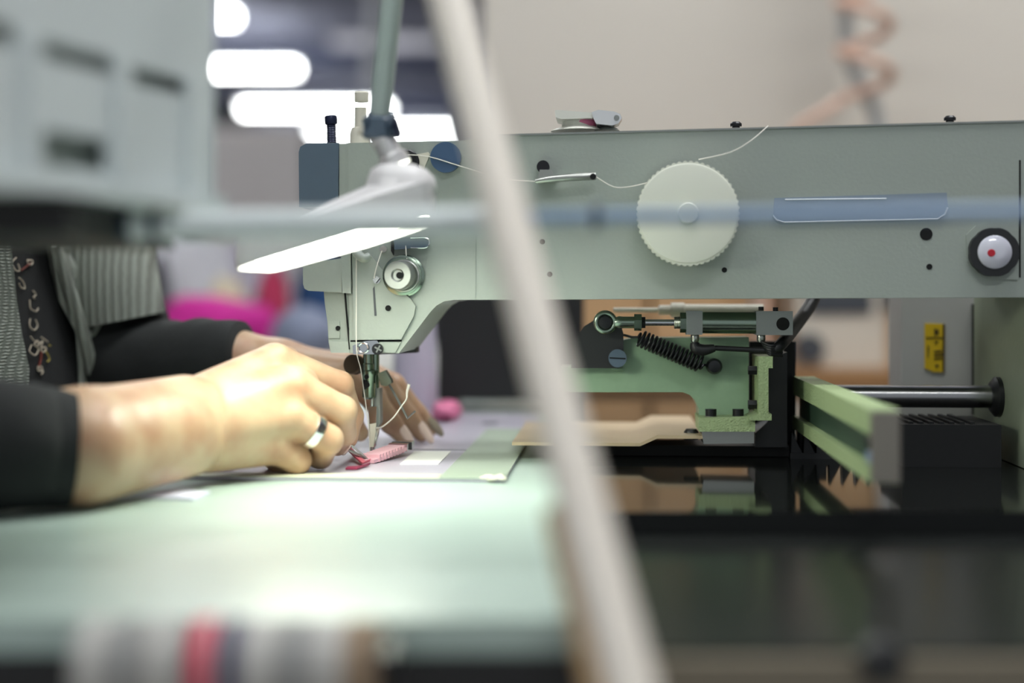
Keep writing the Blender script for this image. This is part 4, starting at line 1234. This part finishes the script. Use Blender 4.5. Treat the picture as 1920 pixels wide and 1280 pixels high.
def panel(name, f0, f1, m, s=1.09, th=0.004, wav=0.004):
    bm = BM()
    rows = []
    N = 22
    zz_ = [zs_[0] + (CZ + 0.29 - zs_[0]) * k / 26 for k in range(27)]
    for z in zz_:
        a0, a1 = f0(z), f1(z)
        sh = s - 0.35 * max(0, (z - CZ - 0.2) / 0.09) * 0.6
        row = []
        for i in range(N + 1):
            ph = a0 + (a1 - a0) * i / N
            p = torso_pt(ph, z, sh)
            dv_ = Vector((math.cos(ph), -math.sin(ph), 0))
            p += dv_ * (wav * math.sin(ph * 26 + z * 20) + wav * noise.noise(p * 25))
            row.append((p, dv_))
        rows.append(row)
    outer_ = [[p for p, d in r] + [p - d * th for p, d in r[::-1]] for r in rows]
    loft(bm, outer_)
    return obj(name, bm, m, pe, smooth=70)


def phi_at(px, z):
    """angle on the torso whose edge shows at column px"""
    best = min(range(0, 180), key=lambda a: abs(960 + F * torso_pt(R(a), z, 1.09).x / torso_pt(R(a), z, 1.09).y - px))
    return R(best)


def edge_far(z):
    py = HY - (z - CZ) * F / 1.0
    return phi_at(min(max(85 + (py - 440) * 0.30, 70), 165), z)


def edge_near(z):
    py = HY - (z - CZ) * F / 0.95
    return phi_at(min(max(20 + (py - 490) * 0.18, 5), 60), z)


panel('cardigan_front', lambda z: -R(80), edge_far, M['knit_fine'])
panel('cardigan_front', edge_near, lambda z: R(250), M['knit'])
# button loop and raised placket on the far front
bm = BM()
tube(bm, [torso_pt(edge_far(CZ - 0.062) - 0.04, CZ - 0.062, 1.115), torso_pt(edge_far(CZ - 0.02) - 0.03, CZ - 0.02, 1.115), torso_pt(edge_far(CZ + 0.04) - 0.03, CZ + 0.04, 1.115)], 0.005, 10, 6)
obj('placket_edge', bm, M['knit_fine'], pe)
tq = torso_pt(edge_far(CZ - 0.015) - 0.12, CZ - 0.018, 1.13)
bm = BM(); torus(bm, tq, (0.7, -0.7, 0), 0.008, 0.0035, 24, 8)
obj('button_loop', bm, M['knit_fine'], pe)

# scribbled print on the shirt front
def sc_pt(px, py, s=1.035):
    z = CZ - (py - HY) * 0.99 / F
    best = min((R(a * 0.5) for a in range(0, 240)), key=lambda a: abs(960 + F * torso_pt(a, z, s).x / torso_pt(a, z, s).y - px))
    return torso_pt(best, z, s)


def scrib(pts, m, r=0.0005):
    return obj('printed_line', tube(BM(), [sc_pt(*p) for p in pts], r, 5, 4), m, pe)


loops = [[(30, 482), (24, 492), (28, 506), (36, 506), (34, 494)], [(36, 520), (44, 528), (48, 540), (40, 538), (35, 530)], [(62, 544), (66, 552), (62, 556), (66, 560)],
         [(56, 562), (58, 578), (68, 584), (72, 578)], [(58, 598), (56, 612), (64, 620), (70, 612), (66, 600)], [(58, 632), (64, 640), (74, 644)],
         [(60, 648), (56, 660), (66, 668), (72, 656), (64, 648), (70, 640)], [(70, 650), (80, 642), (76, 652)], [(78, 634), (84, 640), (90, 644)], [(72, 690), (76, 698), (82, 700), (78, 706)]]
for l_ in loops:
    scrib(l_, M['scribble'])
for c in ((56, 490), (5, 488), (81, 658), (75, 694)):
    scrib([(c[0] - 4, c[1] - 4), (c[0] + 4, c[1] - 3), (c[0] + 4, c[1] + 4), (c[0] - 3, c[1] + 4), (c[0] - 4, c[1] - 4)], M['scribble'], 0.0006)
for l_ in ([(84, 660), (90, 668), (92, 678), (88, 682)], [(92, 650), (95, 652)]):
    scrib(l_, M['scribble_yellow'])
scrib([(78, 662), (76, 676), (72, 690)], M['scribble_red'], 0.0009)
scrib([(40, 506), (50, 498), (56, 492)], M['scribble_red'], 0.0007)

# silver ring on the near hand
rg = thing('finger_ring', 'wide silver ring on the curled finger of the near hand', 'ring')
rc_ = mR.lerp(W(615, 824, 0.864), 0.62)
rdir = (W(615, 824, 0.864) - mR).normalized()
bm = BM()
lathe(bm, rc_ - rdir * 0.003, rdir, [(0.0098, 0), (0.0112, 0.0004), (0.0115, 0.003), (0.0112, 0.0056), (0.0098, 0.006)], 40)
obj('band', bm, M['silver'], rg)

# ============================================================ BACKGROUND
def blob(c, r, seed, amp=0.25, freq=6.0, n=4):
    bm = BM()
    bmesh.ops.create_icosphere(bm, subdivisions=n, radius=1.0)
    off = Vector((seed * 3.1, seed * 1.7, seed * 0.9))
    for v_ in bm.verts:
        p = v_.co.copy()
        k = 1 + amp * noise.noise(p * 1.6 + off) + amp * 0.4 * noise.noise(p * freq + off)
        v_.co = Vector((c[0] + p.x * k * r[0], c[1] + p.y * k * r[1], c[2] + max(p.z * k, -0.9) * r[2]))
    return bm


def cloth(name, px, py, d, wpx, hpx, mk, label, seed, cat='cloth', top=None):
    """a heap of cloth on the sorting table; its base rests on the table top"""
    rz = hpx * d / F / 1.9
    base = top if top is not None else TZ
    c = W(px, py, d)
    o = obj(name, blob((c.x, d, base + rz * 0.9 + 0.001), (wpx * d / F / 2, 0.055, rz), seed), M[mk], None, smooth=80)
    return tag(o, label, cat)


stb = thing('sorting_table', 'low white sorting table heaped with cloth behind the worker', 'table', (-0.62, 2.9, 0))
obj('tabletop', box(BM(), -0.62, 0.62, -0.5, 0.45, TZ - 0.03, TZ), M['white'], stb, 0.003)
for x in (-0.57, 0.57):
    for y in (-0.45, 0.40):
        obj('leg', box(BM(), x - 0.02, x + 0.02, y - 0.02, y + 0.02, 0, TZ - 0.03), M['steel_dull'], stb)
cloth('cloth_heap', 400, 610, 2.5, 250, 118, 'magenta', 'bright magenta cloth heap on the sorting table', 1)
cloth('cloth_heap', 320, 560, 2.98, 240, 230, 'white_cloth', 'tall white cloth heap behind the magenta cloth', 2)
cloth('cloth_heap', 470, 560, 3.12, 160, 205, 'lilac_cloth', 'pale lilac cloth heap behind the yellowish cloth', 5)
cloth('cloth_heap', 428, 560, 2.68, 70, 145, 'cream_cloth', 'small yellowish cream cloth heap above the magenta cloth', 3)
cloth('cloth_heap', 512, 560, 2.66, 62, 170, 'crimson', 'crimson cloth heap left of the blue cloth', 4)
cloth('cloth_heap', 600, 560, 2.82, 90, 190, 'blue_cloth', 'dark blue cloth heap behind the machine head', 6)
cloth('cloth_heap', 576, 610, 2.38, 130, 105, 'greyblue_cloth', 'grey blue cloth heap in front of the blue cloth', 7)
cloth('cloth_heap', 300, 520, 2.84, 34, 180, 'dark_cloth', 'narrow dark cloth roll in the white cloth heap', 8)
# grey locker far behind
lk = thing('grey_locker', 'tall grey locker standing far behind the cloth heaps', 'locker')
c = W(475, 400, 7.0)
obj('body', box(BM(), c.x - 0.26, c.x + 0.26, 7.0, 7.5, 0.0, W(0, 238, 7).z), M['locker'], lk, 0.005)
obj('door', box(BM(), c.x - 0.25, c.x - 0.005, 6.985, 7.0, 0.05, W(0, 250, 7).z), M['locker'], lk, 0.003)
obj('door', box(BM(), c.x + 0.005, c.x + 0.25, 6.985, 7.0, 0.05, W(0, 250, 7).z), M['locker'], lk, 0.003)
obj('top_box', box(BM(), c.x - 0.26, W(425, 0, 7).x, 7.02, 7.4, W(0, 237.5, 7).z, W(0, 180, 7).z), M['panel_dark'], lk, 0.01)
# things at the back of the main table
cb_ = thing('control_box', 'large black control box at the back of the work table', 'control box')
x0_, x1_ = W(822, 0, 1.36).x, W(1095, 0, 1.36).x
obj('body', box(BM(), x0_, x1_, 1.36, 1.46, TZ + 0.012, W(0, 540, 1.36).z), M['black'], cb_, 0.004)
for x in (x0_ + 0.01, x1_ - 0.01):
    obj('foot', box(BM(), x - 0.008, x + 0.008, 1.37, 1.45, TZ, TZ + 0.0125), M['black'], cb_)
tcn = thing('thread_cone', 'pale lilac thread cone beside the black control box', 'thread cone')
c = W(778, 0, 1.33)
obj('winding', lathe(BM(), (c.x, 1.33, TZ + 0.004), (0, 0, 1), [(0.021, 0), (0.0215, 0.01), (0.019, 0.085), (0.015, 0.097)], 32), M['lilac_cloth'], tcn)
obj('cone_base', lathe(BM(), (c.x, 1.33, TZ), (0, 0, 1), [(0.018, 0), (0.018, 0.005)], 32), M['white'], tcn)
obj('cone_tip', lathe(BM(), (c.x, 1.33, TZ + 0.1), (0, 0, 1), [(0.009, 0), (0.006, 0.016)], 24), M['cream'], tcn)
cloth('fabric_scrap', 838, 750, 1.27, 54, 34, 'pink_thread', 'small pink fabric scrap before the black control box', 11, 'fabric')
for o in [bpy.data.objects['fabric_scrap']]:
    pass
# bench along the beige wall
bn = thing('wooden_bench', 'brown wooden bench with tan front panels along the beige wall', 'bench', (0, 0, 0))
bx0 = W(1000, 0, 2.15).x
obj('benchtop', box(BM(), bx0, 2.2, 2.13, 2.58, TZ - 0.026, TZ), M['wood'], bn, 0.002)
for k in range(5):
    xx = bx0 + 0.03 + k * 0.40
    obj('front_panel', box(BM(), xx, xx + 0.39, 2.16, 2.18, 0.06, TZ - 0.027), M['tan_panel'], bn, 0.003)
obj('plinth', box(BM(), bx0 + 0.03, 2.18, 2.2, 2.55, 0.0, 0.06), M['apron_dark'], bn)
# white machine on the bench
m2 = thing('bench_machine', 'cream bench machine with dark display on the wooden bench', 'machine', (W(1590, 0, 2.3).x, 2.3, TZ))
k_ = 2.25 / F
obj('body', box(BM(), -110 * k_, 95 * k_, -0.05, 0.10, 0.0, 0.095), M['machine_white'], m2, 0.006, 3)
obj('arm', box(BM(), -110 * k_, 95 * k_, -0.05, 0.10, 0.096, 0.16), M['machine_white'], m2, 0.008, 3)
obj('display', box(BM(), -90 * k_, 30 * k_, -0.054, -0.049, 0.083, 0.125), M['panel_dark'], m2, 0.002)
obj('side_knob', lathe(BM(), (72 * k_, -0.05, 0.108), (0, -1, 0), [(0.022, 0), (0.022, 0.012), (0.018, 0.016)], 24), M['panel_dark'], m2)
obj('pillar', box(BM(), 58 * k_, 82 * k_, -0.058, -0.049, 0.0, 0.09), M['tan_panel'], m2, 0.002)
obj('dark_knob', lathe(BM(), (-88 * k_, -0.05, 0.03), (0, -1, 0), [(0.024, 0), (0.022, 0.02)], 24), M['panel_dark'], m2)
for (px, wp, hp, d, lab) in ((1120, 190, 330, 2.28, 'tall brown cardboard box behind the pivot end of the clamp bracket'), (1290, 130, 290, 2.26, 'brown cardboard box behind the coil spring'),
                             (1376, 60, 350, 2.36, 'narrow upright cardboard box beside the bench machine'), (1600, 260, 330, 2.44, 'wide cardboard box added behind the cream bench machine for its reflection')):
    cx = W(px, 0, d).x
    bt_ = thing('cardboard_box', lab, 'box', (cx, d, TZ), 0, 'cardboard boxes added on the bench for their tan reflection')
    hw, hh = wp * d / F / 2, hp * d / F  # cartons added tall, mostly hidden, so the glossy table mirrors tan
    obj('carton', box(BM(), -hw, hw, 0, 0.16, 0, hh), M['cardboard'], bt_, 0.003)
    obj('flap', box(BM(), -hw, hw, 0.0, 0.075, hh + 0.0005, hh + 0.0035), M['cardboard'], bt_)
    obj('flap', box(BM(), -hw, hw, 0.085, 0.16, hh + 0.0005, hh + 0.0035), M['cardboard'], bt_)
# hoses on the wall
hs = thing('coiled_hose', 'peach coiled air hose hanging before the beige wall', 'hose')
h0, h1 = W(1600, -500, 2.35), W(1625, 190, 2.35)
pts = []
for i in range(14 * 12 + 1):
    t = i / (14 * 12)
    a = 2 * PI * t * 7.5
    p = h0.lerp(h1, t)
    pts.append(p + Vector((0.042 * math.cos(a), 0.042 * math.sin(a), 0)))
e_ = pts[-1]
pts += [W(1560, 200, 2.34), W(1500, 235, 2.34), W(1440, 320, 2.35), W(1432, 480, 2.33), W(1432, 674, 2.30)]
obj('tube', tube(BM(), pts, 0.0085, 10), M['peach'], hs)
gp_ = thing('grey_pipe', 'pale grey pipe hanging beside the peach coiled hose', 'pipe')
obj('tube', tube(BM(), [W(1578, -500, 2.42), W(1585, 0, 2.42), W(1588, 80, 2.42), W(1605, 140, 2.42), W(1640, 210, 2.42), W(1658, 330, 2.42), W(1662, 500, 2.42), W(1662, 660, 2.42)], 0.013, 14, 6), M['pipe_grey'], gp_)
# made-up pale pipe in place of blurred background light behind the lamp arm
du = thing('light_streak_pipe', 'pale vertical pipe made up for a blurred light streak behind the lamp arm tube', 'streak')
c = W(698, 0, 9.0)
obj('streak_pipe', cyl(BM(), (c.x, 9.0, W(0, 160, 9).z), (c.x + 0.03, 9.0, 3.19), 0.05, n=20), M['fixture'], du)
obj('streak_mouth', lathe(BM(), (c.x, 9.0, W(0, 160, 9).z - 0.05), (0, 0, 1), [(0.07, 0), (0.052, 0.055)], 20), M['fixture'], du)
